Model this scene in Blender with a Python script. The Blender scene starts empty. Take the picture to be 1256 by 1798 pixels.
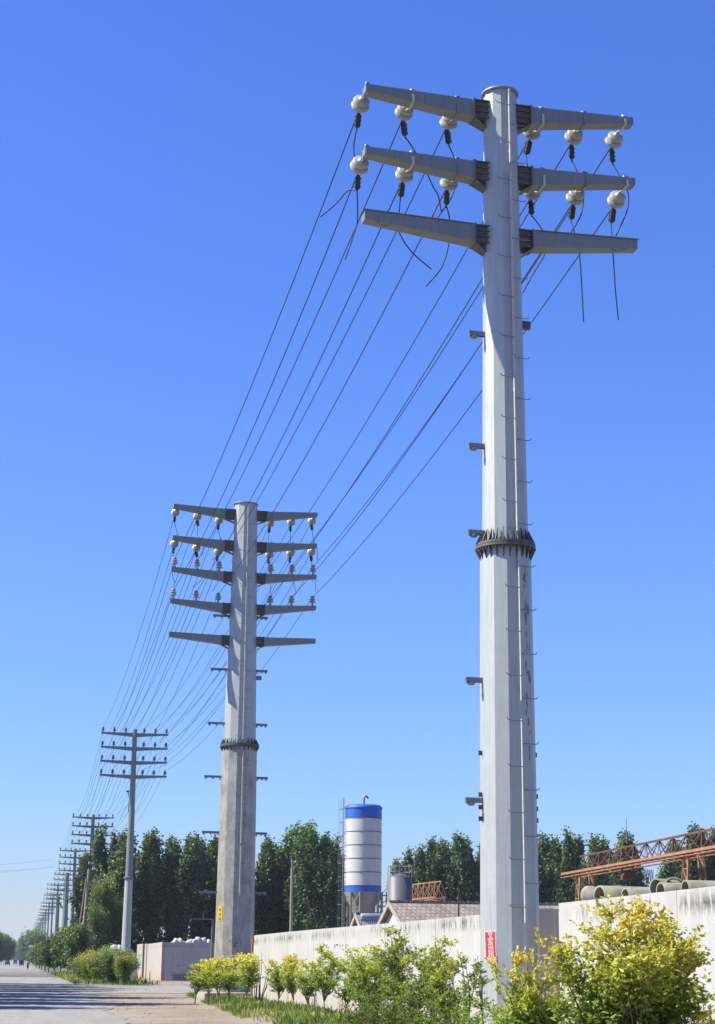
import bpy, math, random
import numpy as np
from mathutils import Vector, Matrix
R_ = math.radians
C = bpy.context.scene.collection
sc = bpy.context.scene
# ------------------------------------------------------------------ camera
F = 3050.0; ROLL = .010; EYE = 1.6
PHI = math.atan(794/3050); PSI = math.atan(580/3050*math.cos(PHI))
RM = Matrix.Rotation(-PSI, 3, 'Z') @ Matrix.Rotation(math.pi/2+PHI, 3, 'X') @ Matrix.Rotation(ROLL, 3, 'Z')
cam = bpy.data.cameras.new('camera'); co = bpy.data.objects.new('camera', cam); C.objects.link(co)
co.matrix_world = Matrix.Translation((0, 0, EYE)) @ RM.to_4x4()
cam.sensor_fit = 'VERTICAL'; cam.sensor_height = 24.0; cam.lens = 24.0*F/1798
cam.clip_start = .2; cam.clip_end = 20000
sc.camera = co
# ------------------------------------------------------------------ world, sun
SUN_AZ, SUN_EL = 277.5, 46.5          # compass bearing (clockwise from +Y), elevation
w = bpy.data.worlds.new('World'); sc.world = w; w.use_nodes = True
nt = w.node_tree; bg = nt.nodes['Background']
sky = nt.nodes.new('ShaderNodeTexSky'); sky.sky_type = 'NISHITA'; sky.sun_disc = False
sky.sun_elevation = R_(SUN_EL); sky.sun_rotation = R_(SUN_AZ)
sky.air_density = 1.0; sky.dust_density = 0.1; sky.ozone_density = 4.0; sky.altitude = 0
tn = nt.nodes.new('ShaderNodeMix'); tn.data_type = 'RGBA'; tn.blend_type = 'MULTIPLY'; tn.inputs[0].default_value = 1

tcw = nt.nodes.new('ShaderNodeTexCoord'); spw = nt.nodes.new('ShaderNodeSeparateXYZ'); nt.links.new(tcw.outputs['Generated'], spw.inputs[0])
rw = nt.nodes.new('ShaderNodeValToRGB'); nt.links.new(spw.outputs[2], rw.inputs[0]); el = rw.color_ramp.elements
while len(el) < 4: el.new(.5)
for q, (p_, c_) in zip(el, [(0, (.66, .66, .88)), (.09, (.67, .81, 1.12)), (.24, (.67, .88, 1.46)), (.5, (.60, .84, 1.58))]): q.position = p_; q.color = (*c_, 1)
nt.links.new(rw.outputs[0], tn.inputs[7]); nt.links.new(sky.outputs[0], tn.inputs[6])      # a cleaner, bluer air than the default
nt.links.new(tn.outputs[2], bg.inputs[0]); bg.inputs[1].default_value = 0.070
sl = bpy.data.lights.new('sun', 'SUN'); sl.energy = 5.0; sl.angle = R_(.5); sl.color = (1, .95, .80)
so = bpy.data.objects.new('sun', sl); C.objects.link(so)
a = R_(SUN_AZ); e = R_(SUN_EL)
SD = Vector((math.sin(a)*math.cos(e), math.cos(a)*math.cos(e), math.sin(e)))
so.rotation_euler = SD.to_track_quat('Z', 'Y').to_euler()
vs = sc.view_settings; vs.view_transform = 'Standard'; vs.look = 'None'; vs.gamma = 1; vs.exposure = 1.12
vs.use_curve_mapping = False

def ray(x, y): return RM @ Vector(((x-628)/F, -(y-899)/F, -1))
def atY(x, y, Y):
    d = ray(x, y); t = Y/d.y; return Vector((d.x*t, Y, d.z*t+EYE))
def XatY(x, y, Y): return atY(x, y, Y).x

# ------------------------------------------------------------------ materials
MAT = {}
def nodes(name):
    m = bpy.data.materials.new(name); m.use_nodes = True; MAT[name] = m
    t = m.node_tree; b = t.nodes['Principled BSDF']; b.inputs['Specular IOR Level'].default_value = .3
    return m, t, b
def coord(t, scale=(1, 1, 1), kind='Object'):
    tc = t.nodes.new('ShaderNodeTexCoord'); mp = t.nodes.new('ShaderNodeMapping'); mp.inputs['Scale'].default_value = scale
    t.links.new(tc.outputs[kind], mp.inputs[0]); return mp.outputs[0]
def noise(t, vec, scale, detail=5, rough=.6):
    n = t.nodes.new('ShaderNodeTexNoise'); n.inputs['Scale'].default_value = scale
    n.inputs['Detail'].default_value = detail; n.inputs['Roughness'].default_value = rough
    t.links.new(vec, n.inputs['Vector']); return n.outputs[0]
def ramp(t, fac, stops, interp='LINEAR'):
    r = t.nodes.new('ShaderNodeValToRGB'); cr = r.color_ramp; cr.interpolation = interp
    while len(cr.elements) < len(stops): cr.elements.new(.5)
    for el, (p, c) in zip(cr.elements, stops):
        el.position = p; el.color = (c, c, c, 1) if isinstance(c, (int, float)) else (*c, 1)
    t.links.new(fac, r.inputs[0]); return r.outputs[0]
def mix(t, fac, a, b, mode='MIX'):
    m = t.nodes.new('ShaderNodeMix'); m.data_type = 'RGBA'; m.blend_type = mode
    for i, v in ((0, fac), (6, a), (7, b)):
        if hasattr(v, 'links'): t.links.new(v, m.inputs[i])
        else: m.inputs[i].default_value = v if i == 0 else (*v, 1)
    return m.outputs[2]
def math_(t, op, a, b=None, clamp=False):
    m = t.nodes.new('ShaderNodeMath'); m.operation = op; m.use_clamp = clamp
    for i, v in ((0, a), (1, b)):
        if v is None: continue
        if hasattr(v, 'links'): t.links.new(v, m.inputs[i])
        else: m.inputs[i].default_value = v
    return m.outputs[0]
def bump(t, b, h, dist, strength=1):
    n = t.nodes.new('ShaderNodeBump'); n.inputs['Distance'].default_value = dist; n.inputs['Strength'].default_value = strength
    t.links.new(h, n.inputs['Height']); t.links.new(n.outputs[0], b.inputs['Normal'])
def simple(name, c1, c2, scale=4, rough=.6, metal=0, stretch=(1, 1, 1), bd=0.0, lo=.3, hi=.7, spec=.3):
    k = .57 if max(c2) > .4 else .84
    c1 = tuple(v*k for v in c1); c2 = tuple(v*k for v in c2)
    m, t, b = nodes(name); n = noise(t, coord(t, stretch), scale, 7)
    t.links.new(ramp(t, n, [(lo, c1), (hi, c2)]), b.inputs['Base Color'])
    b.inputs['Roughness'].default_value = rough; b.inputs['Metallic'].default_value = metal
    b.inputs['Specular IOR Level'].default_value = spec
    if bd: bump(t, b, n, bd)
    return m
def galv(name, base, worn=0.0):
    m, t, b = nodes(name)
    v = coord(t); n1 = noise(t, v, 22, 4, .7); n2 = noise(t, v, 1.3, 6, .7); n3 = noise(t, coord(t, (6, 6, .35)), 3, 6, .7)
    c = ramp(t, n1, [(.35, tuple(x*.95 for x in base)), (.65, tuple(min(1, x*1.04) for x in base))])
    c = mix(t, ramp(t, n2, [(.35, 0.0), (.7, .35)]), c, tuple(x*.72 for x in base))
    c = mix(t, ramp(t, n3, [(.47, 0.0), (.72, .5)]), c, tuple(x*.62 for x in base))
    n6 = noise(t, coord(t, (9, 9, .22)), 2.2, 6, .75)
    c = mix(t, ramp(t, n6, [(.60, 0.0), (.70, .5)]), c, (.16, .13, .10))
    n7 = noise(t, coord(t, (2, 2, 1.2)), 5, 9, .8)
    c = mix(t, ramp(t, n7, [(.58, 0.0), (.66, .3)]), c, tuple(x*.55 for x in base))
    if worn:   # blotchy zinc bloom and cement dust on the lower tube
        n4 = noise(t, coord(t, (1, 1, .5)), 2.6, 9, .75)
        c = mix(t, ramp(t, n4, [(.44, 0.0), (.6, worn)]), c, (.23, .20, .16))
        n5 = noise(t, coord(t, (1, 1, .7)), 7, 8, .8)
        c = mix(t, ramp(t, n5, [(.6, 0.0), (.68, worn*.8)]), c, (.12, .11, .09))
    c = mix(t, 1.0, c, (.84, .84, .84), 'MULTIPLY')
    t.links.new(c, b.inputs['Base Color'])
    b.inputs['Roughness'].default_value = .5; b.inputs['Metallic'].default_value = .3
    b.inputs['Specular IOR Level'].default_value = .4
    bump(t, b, n1, .0015)
    return m
galv('galvanised', (.44, .465, .455))
galv('galvanised_worn', (.44, .435, .405), .65)
galv('galvanised_arm', (.235, .255, .25))
simple('dark_steel', (.075, .075, .075), (.15, .145, .14), 14, .6)
simple('far_steel', (.16, .19, .20), (.22, .25, .26), 3, .6)
simple('rail_zinc', (.62, .63, .62), (.75, .76, .75), 8, .5)
simple('porcelain', (.46, .47, .455), (.56, .56, .535), 14, .35, spec=.5)
simple('pin_porcelain', (.42, .38, .34), (.62, .58, .53), 9, .3)
simple('dark_ceramic', (.10, .08, .07), (.16, .13, .11), 9, .35)
simple('clamp', (.025, .025, .026), (.05, .05, .05), 9, .5)
simple('cable', (.018, .018, .022), (.03, .03, .035), 5, .55)
simple('rust', (.24, .115, .065), (.36, .20, .125), 1.5, .8)
simple('dark_rust', (.07, .04, .035), (.17, .07, .045), .8, .8)
simple('bark', (.10, .08, .06), (.19, .16, .13), 9, .95, bd=.01)
simple('twig', (.13, .10, .07), (.22, .17, .12), 9, .95)
simple('whitewash', (.5, .5, .46), (.65, .65, .6), 9, .9)
simple('red_paint', (.55, .04, .05), (.62, .07, .07), 6, .45)
simple('orange_paint', (.85, .30, .08), (.9, .42, .14), 12, .5)
simple('white_print', (.8, .78, .76), (.85, .83, .8), 12, .5)
simple('yellow_paint', (.78, .52, .04), (.85, .6, .08), 6, .45)
simple('black_paint', (.02, .02, .02), (.05, .045, .04), 20, .8)
simple('grey_paint', (.17, .165, .16), (.26, .25, .24), 12, .9)
simple('rubber', (.02, .02, .02), (.035, .035, .035), 9, .8)
simple('glass', (.03, .04, .05), (.04, .05, .06), 2, .08, spec=.6)
simple('chrome', (.5, .5, .5), (.6, .6, .6), 3, .3, 1)
simple('brown_box', (.16, .075, .06), (.24, .11, .085), 4, .7)
simple('white_body', (.7, .7, .7), (.75, .75, .75), 3, .3)
simple('dark_body', (.03, .035, .045), (.045, .05, .06), 3, .3)
simple('skin', (.4, .24, .17), (.46, .28, .2), 3, .6)
simple('shirt', (.42, .46, .55), (.5, .54, .62), 3, .85)
simple('trousers', (.03, .035, .05), (.05, .05, .07), 3, .85)
simple('hair', (.012, .01, .01), (.02, .018, .015), 3, .7)
simple('pole_concrete', (.36, .33, .27), (.50, .46, .38), 3, .9, stretch=(1, 1, .2))
simple('pole_wood', (.34, .25, .16), (.46, .35, .23), 3, .9, stretch=(4, 4, .2))
simple('dark_pole', (.05, .05, .05), (.09, .085, .08), 3, .9)
simple('slab_concrete', (.42, .39, .34), (.56, .53, .47), 3, .9, bd=.01)
simple('pipe_concrete', (.13, .13, .11), (.33, .32, .26), 2.2, .95, bd=.01)
simple('white_rock', (.62, .62, .60), (.84, .83, .80), 2.5, .9, bd=.08)
simple('pebble', (.34, .31, .27), (.52, .49, .44), 3, .95)
simple('gable_white', (.72, .72, .70), (.84, .84, .82), 1.2, .9)
simple('brown_board', (.13, .085, .06), (.22, .15, .11), 6, .9, stretch=(4, 4, .4))
simple('tan_board', (.62, .53, .44), (.80, .71, .60), 2.5, .9, stretch=(3, 3, .5))
simple('solar_blue', (.30, .36, .48), (.42, .5, .62), 6, .35)

def wall_mat(name, base, top, z0, stain=.8, warm=(.34, .28, .22)):
    m, t, b = nodes(name)
    g = t.nodes.new('ShaderNodeNewGeometry'); sp = t.nodes.new('ShaderNodeSeparateXYZ'); t.links.new(g.outputs['Position'], sp.inputs[0])
    mp = t.nodes.new('ShaderNodeMapping'); mp.inputs['Scale'].default_value = (1, 1, .27); t.links.new(g.outputs['Position'], mp.inputs[0])
    mp2 = t.nodes.new('ShaderNodeMapping'); mp2.inputs['Scale'].default_value = (1, 1, .03); t.links.new(g.outputs['Position'], mp2.inputs[0])
    big = noise(t, g.outputs['Position'], .7, 6)
    c = ramp(t, big, [(.3, tuple(x*.86 for x in base)), (.7, base)])
    st = noise(t, mp2.outputs[0], 5, 6, .75)
    c = mix(t, ramp(t, st, [(.46, 0.0), (.7, .55)]), c, tuple(x*.68 for x in base))
    fine = noise(t, g.outputs['Position'], 24, 4)
    c = mix(t, ramp(t, fine, [(.35, .22), (.6, 0.0)]), c, tuple(x*.75 for x in base))
    # black mould runs under the coping
    dn = noise(t, mp.outputs[0], 6.5, 6, .7)
    near = math_(t, 'SUBTRACT', 1.0, math_(t, 'MULTIPLY', math_(t, 'ABSOLUTE', math_(t, 'SUBTRACT', sp.outputs[2], top-.26)), 4.6), True)
    gate = ramp(t, noise(t, g.outputs['Position'], .35, 3), [(.42, .12), (.56, 1.0)])
    k = math_(t, 'MULTIPLY', math_(t, 'MULTIPLY', ramp(t, dn, [(.47, 0.0), (.52, 1.0)]), near), gate)
    c = mix(t, math_(t, 'MULTIPLY', k, stain), c, (.06, .058, .052))
    low = math_(t, 'SUBTRACT', 1.0, math_(t, 'MULTIPLY', math_(t, 'SUBTRACT', sp.outputs[2], z0), 1.1), True)
    c = mix(t, math_(t, 'MULTIPLY', low, ramp(t, noise(t, g.outputs['Position'], 1.7, 6), [(.35, .2), (.6, .8)])), c, warm)
    c = mix(t, 1.0, c, (.85, .85, .85), 'MULTIPLY')
    t.links.new(c, b.inputs['Base Color']); b.inputs['Roughness'].default_value = .9
    bump(t, b, fine, .006); return m
wall_mat('wall_white', (.44, .437, .425), 2.75, .3, .9)
wall_mat('low_wall', (.40, .37, .33), 3.3, .2, .5, (.34, .25, .18))
wall_mat('low_wall_grey', (.48, .465, .45), 3.3, .2, .3, (.42, .38, .35))

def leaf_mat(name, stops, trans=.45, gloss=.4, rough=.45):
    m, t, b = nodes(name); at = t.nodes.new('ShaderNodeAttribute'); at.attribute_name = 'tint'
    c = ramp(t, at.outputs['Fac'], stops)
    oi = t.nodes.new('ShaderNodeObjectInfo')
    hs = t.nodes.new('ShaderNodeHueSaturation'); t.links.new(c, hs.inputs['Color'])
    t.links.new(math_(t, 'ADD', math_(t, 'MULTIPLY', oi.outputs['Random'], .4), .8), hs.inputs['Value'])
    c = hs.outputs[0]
    t.links.new(c, b.inputs['Base Color']); b.inputs['Roughness'].default_value = rough
    b.inputs['Specular IOR Level'].default_value = gloss
    tr = t.nodes.new('ShaderNodeBsdfTranslucent'); t.links.new(mix(t, 1.0, c, (1.0, 1.0, .45), 'MULTIPLY'), tr.inputs[0])
    ms = t.nodes.new('ShaderNodeMixShader'); ms.inputs[0].default_value = trans
    t.links.new(b.outputs[0], ms.inputs[1]); t.links.new(tr.outputs[0], ms.inputs[2])
    t.links.new(ms.outputs[0], t.nodes['Material Output'].inputs[0]); return m
leaf_mat('leaf_poplar', [(0, (.015, .032, .015)), (.42, (.045, .08, .035)), (.72, (.10, .16, .07)), (1, (.20, .28, .13))], .28, .3, .55)  # dark low stops and bright last stop carry crown shade and lit tops
leaf_mat('leaf_hedge', [(0, (.03, .065, .018)), (.5, (.08, .14, .04)), (1, (.20, .27, .09))], .35, .45)
leaf_mat('leaf_privet', [(0, (.07, .13, .025)), (.33, (.23, .32, .05)), (.58, (.48, .50, .09)), (.85, (.70, .60, .12)), (1, (.72, .60, .12))], .48, .35)
leaf_mat('leaf_verge', [(0, (.07, .12, .03)), (.55, (.17, .22, .05)), (1, (.38, .35, .08))], .4, .35)
leaf_mat('leaf_willow', [(0, (.06, .10, .035)), (1, (.16, .22, .09))], .35, .4)
leaf_mat('grass', [(0, (.10, .16, .03)), (.55, (.24, .31, .08)), (1, (.46, .42, .22))], .35, .3, .6)

def ground_mat():
    m, t, b = nodes('dirt')
    g = t.nodes.new('ShaderNodeNewGeometry'); P = g.outputs['Position']
    n1 = noise(t, P, .25, 8, .7); n2 = noise(t, P, 3.5, 8, .75); n3 = noise(t, P, 30, 4)
    c = ramp(t, n1, [(.35, (.235, .175, .125)), (.5, (.315, .265, .21)), (.65, (.365, .325, .275))])
    c = mix(t, ramp(t, n2, [(.4, .5), (.6, 0.0)]), c, (.20, .15, .105))
    c = mix(t, ramp(t, n3, [(.55, 0.0), (.75, .5)]), c, (.42, .39, .34))
    gr = ramp(t, noise(t, P, .9, 8, .7), [(.58, 0.0), (.64, 1.0)])
    sp = t.nodes.new('ShaderNodeSeparateXYZ'); t.links.new(P, sp.inputs[0])
    far = math_(t, 'MULTIPLY', math_(t, 'SUBTRACT', sp.outputs[1], 165), .02, True)
    c = mix(t, math_(t, 'MULTIPLY', far, .7), c, (.12, .15, .06))
    c = mix(t, math_(t, 'MULTIPLY', gr, .15), c, (.13, .16, .06))
    nr = math_(t, 'ADD', math_(t, 'MULTIPLY', math_(t, 'SUBTRACT', 4.4, sp.outputs[0]), .35), math_(t, 'MULTIPLY', math_(t, 'SUBTRACT', n1, .5), 2.5), True)
    c = mix(t, math_(t, 'MULTIPLY', nr, .75), c, (.32, .305, .28))
    c = mix(t, 1.0, c, (.80, .79, .77), 'MULTIPLY')
    t.links.new(c, b.inputs['Base Color']); b.inputs['Roughness'].default_value = .95
    bump(t, b, n2, .06)
def road_mat():
    m, t, b = nodes('road_concrete')
    g = t.nodes.new('ShaderNodeNewGeometry'); P = g.outputs['Position']
    mp = t.nodes.new('ShaderNodeMapping'); mp.inputs['Scale'].default_value = (1, .25, 1); t.links.new(P, mp.inputs[0])
    n1 = noise(t, mp.outputs[0], .5, 8, .7); n2 = noise(t, P, 5, 7, .7); n3 = noise(t, P, 40, 3)
    c = ramp(t, n1, [(.35, (.27, .262, .25)), (.65, (.37, .36, .34))])
    c = mix(t, ramp(t, n2, [(.4, .4), (.6, 0.0)]), c, (.21, .195, .175))
    c = mix(t, ramp(t, n3, [(.3, .3), (.5, 0.0)]), c, (.18, .17, .155))
    v = t.nodes.new('ShaderNodeTexVoronoi'); v.feature = 'DISTANCE_TO_EDGE'; v.inputs['Scale'].default_value = .35
    t.links.new(P, v.inputs['Vector'])
    c = mix(t, ramp(t, v.outputs['Distance'], [(0, .6), (.012, 0.0)]), c, (.16, .15, .13))
    mp3 = t.nodes.new('ShaderNodeMapping'); mp3.inputs['Scale'].default_value = (1, .03, 1); t.links.new(P, mp3.inputs[0])
    n5 = noise(t, mp3.outputs[0], 1.6, 6, .7); c = mix(t, ramp(t, n5, [(.48, 0.0), (.66, .45)]), c, (.20, .185, .165))
    n6 = noise(t, P, .8, 9, .75); c = mix(t, ramp(t, n6, [(.55, 0.0), (.62, .4)]), c, (.42, .385, .34))
    c = mix(t, 1.0, c, (.78, .76, .73), 'MULTIPLY')
    t.links.new(c, b.inputs['Base Color']); b.inputs['Roughness'].default_value = .85
    bump(t, b, n2, .02)
ground_mat(); road_mat()
simple('berm_dirt', (.27, .225, .16), (.48, .42, .33), 1.6, .95, bd=.05)
simple('road_paint', (.62, .62, .58), (.75, .75, .7), 3, .8)

def tile_mat():
    m, t, b = nodes('roof_tile')
    tc = t.nodes.new('ShaderNodeTexCoord'); sp = t.nodes.new('ShaderNodeSeparateXYZ'); t.links.new(tc.outputs['Object'], sp.inputs[0])
    cb = t.nodes.new('ShaderNodeCombineXYZ'); t.links.new(sp.outputs[0], cb.inputs[0]); t.links.new(math_(t, 'MULTIPLY', sp.outputs[2], 1.8), cb.inputs[1])
    br = t.nodes.new('ShaderNodeTexBrick'); t.links.new(cb.outputs[0], br.inputs['Vector'])
    br.inputs['Color1'].default_value = (.20, .155, .13, 1); br.inputs['Color2'].default_value = (.28, .235, .20, 1)
    br.inputs['Mortar'].default_value = (.10, .08, .07, 1); br.inputs['Scale'].default_value = 1
    br.inputs['Brick Width'].default_value = .24; br.inputs['Row Height'].default_value = .30; br.inputs['Mortar Size'].default_value = .025
    n = noise(t, tc.outputs['Object'], 1.2, 8, .7)
    c = mix(t, ramp(t, n, [(.4, 0.0), (.65, .65)]), br.outputs[0], (.24, .22, .195))
    t.links.new(c, b.inputs['Base Color']); b.inputs['Roughness'].default_value = .9
    bump(t, b, br.outputs['Fac'], -.03)
tile_mat()
def silo_mat():
    m, t, b = nodes('silo_white')
    v = coord(t, (1, 1, .12)); n = noise(t, v, 3, 8, .75); n2 = noise(t, coord(t), .8, 6, .7)
    c = ramp(t, n2, [(.3, (.41, .41, .405)), (.7, (.49, .49, .485))])
    c = mix(t, ramp(t, n, [(.52, 0.0), (.72, .55)]), c, (.24, .20, .165))
    t.links.new(c, b.inputs['Base Color']); b.inputs['Roughness'].default_value = .5
    for nm, col in (('silo_blue', (.02, .10, .42)), ('tank_grey', (.10, .105, .115))):
        m, t, b = nodes(nm); v = coord(t, (1, 1, .3)); n = noise(t, v, 3, 8, .8)
        c = mix(t, ramp(t, n, [(.56, 0.0), (.66, .7)]), col, (.16, .08, .06) if nm == 'tank_grey' else (.25, .3, .4))
        t.links.new(c, b.inputs['Base Color']); b.inputs['Roughness'].default_value = .5
silo_mat()

# ------------------------------------------------------------------ mesh tools
class MB:
    def __init__(s): s.v = []; s.f = []; s.sm = []
    def add(s, vs, fs, smooth=False):
        o = len(s.v); s.v += [tuple(v) for v in vs]; s.f += [tuple(i+o for i in f) for f in fs]; s.sm += [smooth]*len(fs); return s
    def hexa(s, p):   # 8 points: bottom loop then top loop (ccw seen from above)
        return s.add(p, [(3, 2, 1, 0), (4, 5, 6, 7), (0, 1, 5, 4), (1, 2, 6, 5), (2, 3, 7, 6), (3, 0, 4, 7)])
    def box(s, c, d, rot=None):
        hx, hy, hz = d[0]/2, d[1]/2, d[2]/2
        p = [Vector(q) for q in ((-hx, -hy, -hz), (hx, -hy, -hz), (hx, hy, -hz), (-hx, hy, -hz), (-hx, -hy, hz), (hx, -hy, hz), (hx, hy, hz), (-hx, hy, hz))]
        if rot is not None: p = [rot @ q for q in p]
        return s.hexa([q+Vector(c) for q in p])
    def bar(s, a, b, w, h=None):
        a = Vector(a); b = Vector(b); d = b-a; h = h or w
        q = d.to_track_quat('Y', 'Z').to_matrix()
        return s.box((a+b)/2, (w, d.length, h), q)
    def tube(s, pts, r, n=6, cap=True, smooth=True):
        pts = [Vector(p) for p in pts]; rs = r if isinstance(r, (list, tuple)) else [r]*len(pts)
        o = []; u = None
        for i, p in enumerate(pts):
            t = (pts[min(i+1, len(pts)-1)]-pts[max(i-1, 0)]).normalized()
            if u is None: u = t.orthogonal().normalized()
            else: u = (u-t*u.dot(t)).normalized()
            v = t.cross(u)
            o += [p+(u*math.cos(k*2*math.pi/n)+v*math.sin(k*2*math.pi/n))*rs[i] for k in range(n)]
        f = [(i*n+k, i*n+(k+1) % n, (i+1)*n+(k+1) % n, (i+1)*n+k) for i in range(len(pts)-1) for k in range(n)]
        s.add(o, f, smooth)
        if cap: s.add(o[:n], [tuple(reversed(range(n)))]); s.add(o[-n:], [tuple(range(n))])
        return s
    def lathe(s, prof, o=(0, 0, 0), axis=(0, 0, 1), n=12, smooth=True, phase=0.0, caps=True):
        ax = Vector(axis).normalized(); u = Vector((1, 0, 0)) if abs(ax.x) < .9 else Vector((0, 1, 0))
        u = (u-ax*u.dot(ax)).normalized(); v = ax.cross(u); O = Vector(o); P = []
        for r, h in prof:
            P += [O+ax*h+(u*math.cos(phase+k*2*math.pi/n)+v*math.sin(phase+k*2*math.pi/n))*r for k in range(n)]
        f = [(i*n+k, i*n+(k+1) % n, (i+1)*n+(k+1) % n, (i+1)*n+k) for i in range(len(prof)-1) for k in range(n)]
        s.add(P, f, smooth)
        if caps: s.add(P[:n], [tuple(reversed(range(n)))]); s.add(P[-n:], [tuple(range(n))])
        return s
    def mesh(s, name, mat):
        me = bpy.data.meshes.new(name); me.from_pydata(s.v, [], s.f)
        me.polygons.foreach_set('use_smooth', s.sm); me.materials.append(MAT[mat]); me.update(); return me
    def build(s, name, mat, parent=None, loc=(0, 0, 0), rz=0):
        return put(name, s.mesh(name, mat), parent, loc, rz)
def put(name, me, parent=None, loc=(0, 0, 0), rz=0):
    o = bpy.data.objects.new(name, me); C.objects.link(o); o.location = loc; o.rotation_euler = (0, 0, rz)
    if parent: o.parent = parent
    return o
def tag(o, label, cat, group=None):
    o['label'] = label; o['category'] = cat
    if group: o['group'] = group
    return o
def thing(name, label, cat, loc=(0, 0, 0), rz=0, group=None):
    return tag(put(name, None, None, loc, rz), label, cat, group)
def struct(o, kind='structure'): o['kind'] = kind; return o
def dup(root, loc, rz=None, label=None, scale=None):
    r = root.copy(); C.objects.link(r); r.location = loc
    if rz is not None: r.rotation_euler = (0, 0, rz)
    if label: r['label'] = label
    if scale: r.scale = scale if isinstance(scale, tuple) else (scale,)*3
    for ch in root.children:
        c = ch.copy(); C.objects.link(c); c.parent = r
        for g in ch.children:
            d = g.copy(); C.objects.link(d); d.parent = c
    return r
def sheet(name, mat, xs, ys, zf, kind='structure'):
    m = MB(); nx, ny = len(xs), len(ys)
    m.add([(x, y, zf(x, y)) for y in ys for x in xs], [(j*nx+i, j*nx+i+1, (j+1)*nx+i+1, (j+1)*nx+i) for j in range(ny-1) for i in range(nx-1)], True)
    return struct(m.build(name, mat), kind)

def leaves(name, mat, P, D, L, W, tint, parent=None, rng=None, fold=.25):
    """one folded rhomb per leaf: P base, D direction (n,3), L length, W width (n)"""
    n = len(P); rng = rng or np.random.default_rng(1)
    D = D/np.linalg.norm(D, axis=1)[:, None]
    rnd = rng.normal(size=(n, 3)); rnd[:, 2] += .3
    S = np.cross(D, rnd); S /= np.linalg.norm(S, axis=1)[:, None]; N = np.cross(S, D)
    L = L[:, None]; W = W[:, None]
    V = np.empty((n, 4, 3)); V[:, 0] = P; V[:, 2] = P+D*L-N*L*.12
    V[:, 1] = P+D*L*.45+S*W*.5+N*W*fold; V[:, 3] = P+D*L*.45-S*W*.5+N*W*fold
    me = bpy.data.meshes.new(name)
    me.vertices.add(n*4); me.vertices.foreach_set('co', V.reshape(-1).astype(np.float32))
    idx = (np.arange(n)[:, None]*4+np.array([0, 1, 2, 0, 2, 3])[None]).reshape(-1)
    me.loops.add(n*6); me.loops.foreach_set('vertex_index', idx.astype(np.int32))
    me.polygons.add(n*2); me.polygons.foreach_set('loop_start', (np.arange(n*2)*3).astype(np.int32))
    me.update(calc_edges=True); me.validate()
    a = me.attributes.new('tint', 'FLOAT', 'FACE'); a.data.foreach_set('value', np.repeat(np.clip(tint, 0, 1), 2).astype(np.float32))
    me.materials.append(MAT[mat]); return put(name, me, parent)

# ------------------------------------------------------------------ ground, road
def berm(x, y):
    def sm(a, b, v): t = max(0, min(1, (v-a)/(b-a))); return t*t*(3-2*t)
    e = 6.0+max(0, (y-52))*.045
    return .13*sm(e, e+1.3, x)*(1-sm(84, 90, y))+.03*math.sin(x*3.1+y*.7)*sm(e, e+1, x)*(1-sm(84, 90, y))
gx = [-4000, -1500, -500, -200, -80, -30, -15, -9]+[-6+i*.75 for i in range(28)]+[16, 20, 30, 60, 150, 400, 1200, 4000]
gy = [-60, -20, 0]+[5+i*1.5 for i in range(64)]+[105, 115, 130, 160, 200, 260, 400, 700, 1500, 3000, 6000]
sheet('ground', 'dirt', gx, gy, lambda x, y: berm(x, y)-.012 if 2 < x < 17 and 5 < y < 90 else -.012)
def edge(y): return 3.0+.35*math.sin(y*.11)+.25*math.sin(y*.37+1)+.12*math.sin(y*1.3)
m = MB(); ys = [-20+i*1.2 for i in range(180)]+[200+i*20 for i in range(100)]
m.add([p for y in ys for p in ((-8.5, y, 0), (-3, y, 0), (edge(y), y, 0))], [q for j in range(len(ys)-1) for q in ((j*3, j*3+1, j*3+4, j*3+3), (j*3+1, j*3+2, j*3+5, j*3+4))])
struct(m.build('road', 'road_concrete'))
m = MB(); n = 40      # paved side entrance towards the yard, crossing the shoulder
pt = []
for i in range(n+1):
    x = 2.6+i*(26-2.6)/n; w0 = 3.6*math.exp(-(x-2.6)/2.5)
    pt += [(x, 97-w0+.4*math.sin(x*1.3), .004), (x, 128+w0*1.5+.8*math.sin(x*.8), .004)]
m.add(pt, [(2*i, 2*i+2, 2*i+3, 2*i+1) for i in range(n)])
struct(m.build('side_road', 'road_concrete'))
m = MB()
for i in range(60):
    y = 120+i*14
    m.add([(-2.8, y, .005), (-2.68, y, .005), (-2.68, y+6, .005), (-2.8, y+6, .005)], [(0, 1, 2, 3)])
struct(m.build('road_marking', 'road_paint'))
rng = np.random.default_rng(5)
m = MB(); rnd = random.Random(3)          # loose stones on the shoulder
for i in range(260):
    y = 46+abs(rnd.gauss(0, 1))*45; x = rnd.uniform(2.4, 9) if y < 95 else rnd.uniform(3, 13)
    if rnd.random() < .25: y = rnd.uniform(158, 161.3); x = rnd.uniform(11, 17)
    r = rnd.uniform(.01, .035)*(1.6 if y > 100 else 1); x = max(x, edge(y)+.3+rnd.random())
    z = max(0, berm(x, y))
    m.lathe([(r*.5, -r*.2), (r, r*.2), (r*.6, r*.75)], (x, y, z), (rnd.uniform(-.4, .4), rnd.uniform(-.4, .4), 1), 5, False, rnd.random()*6)
struct(m.build('gravel', 'pebble'), 'stuff')

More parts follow.
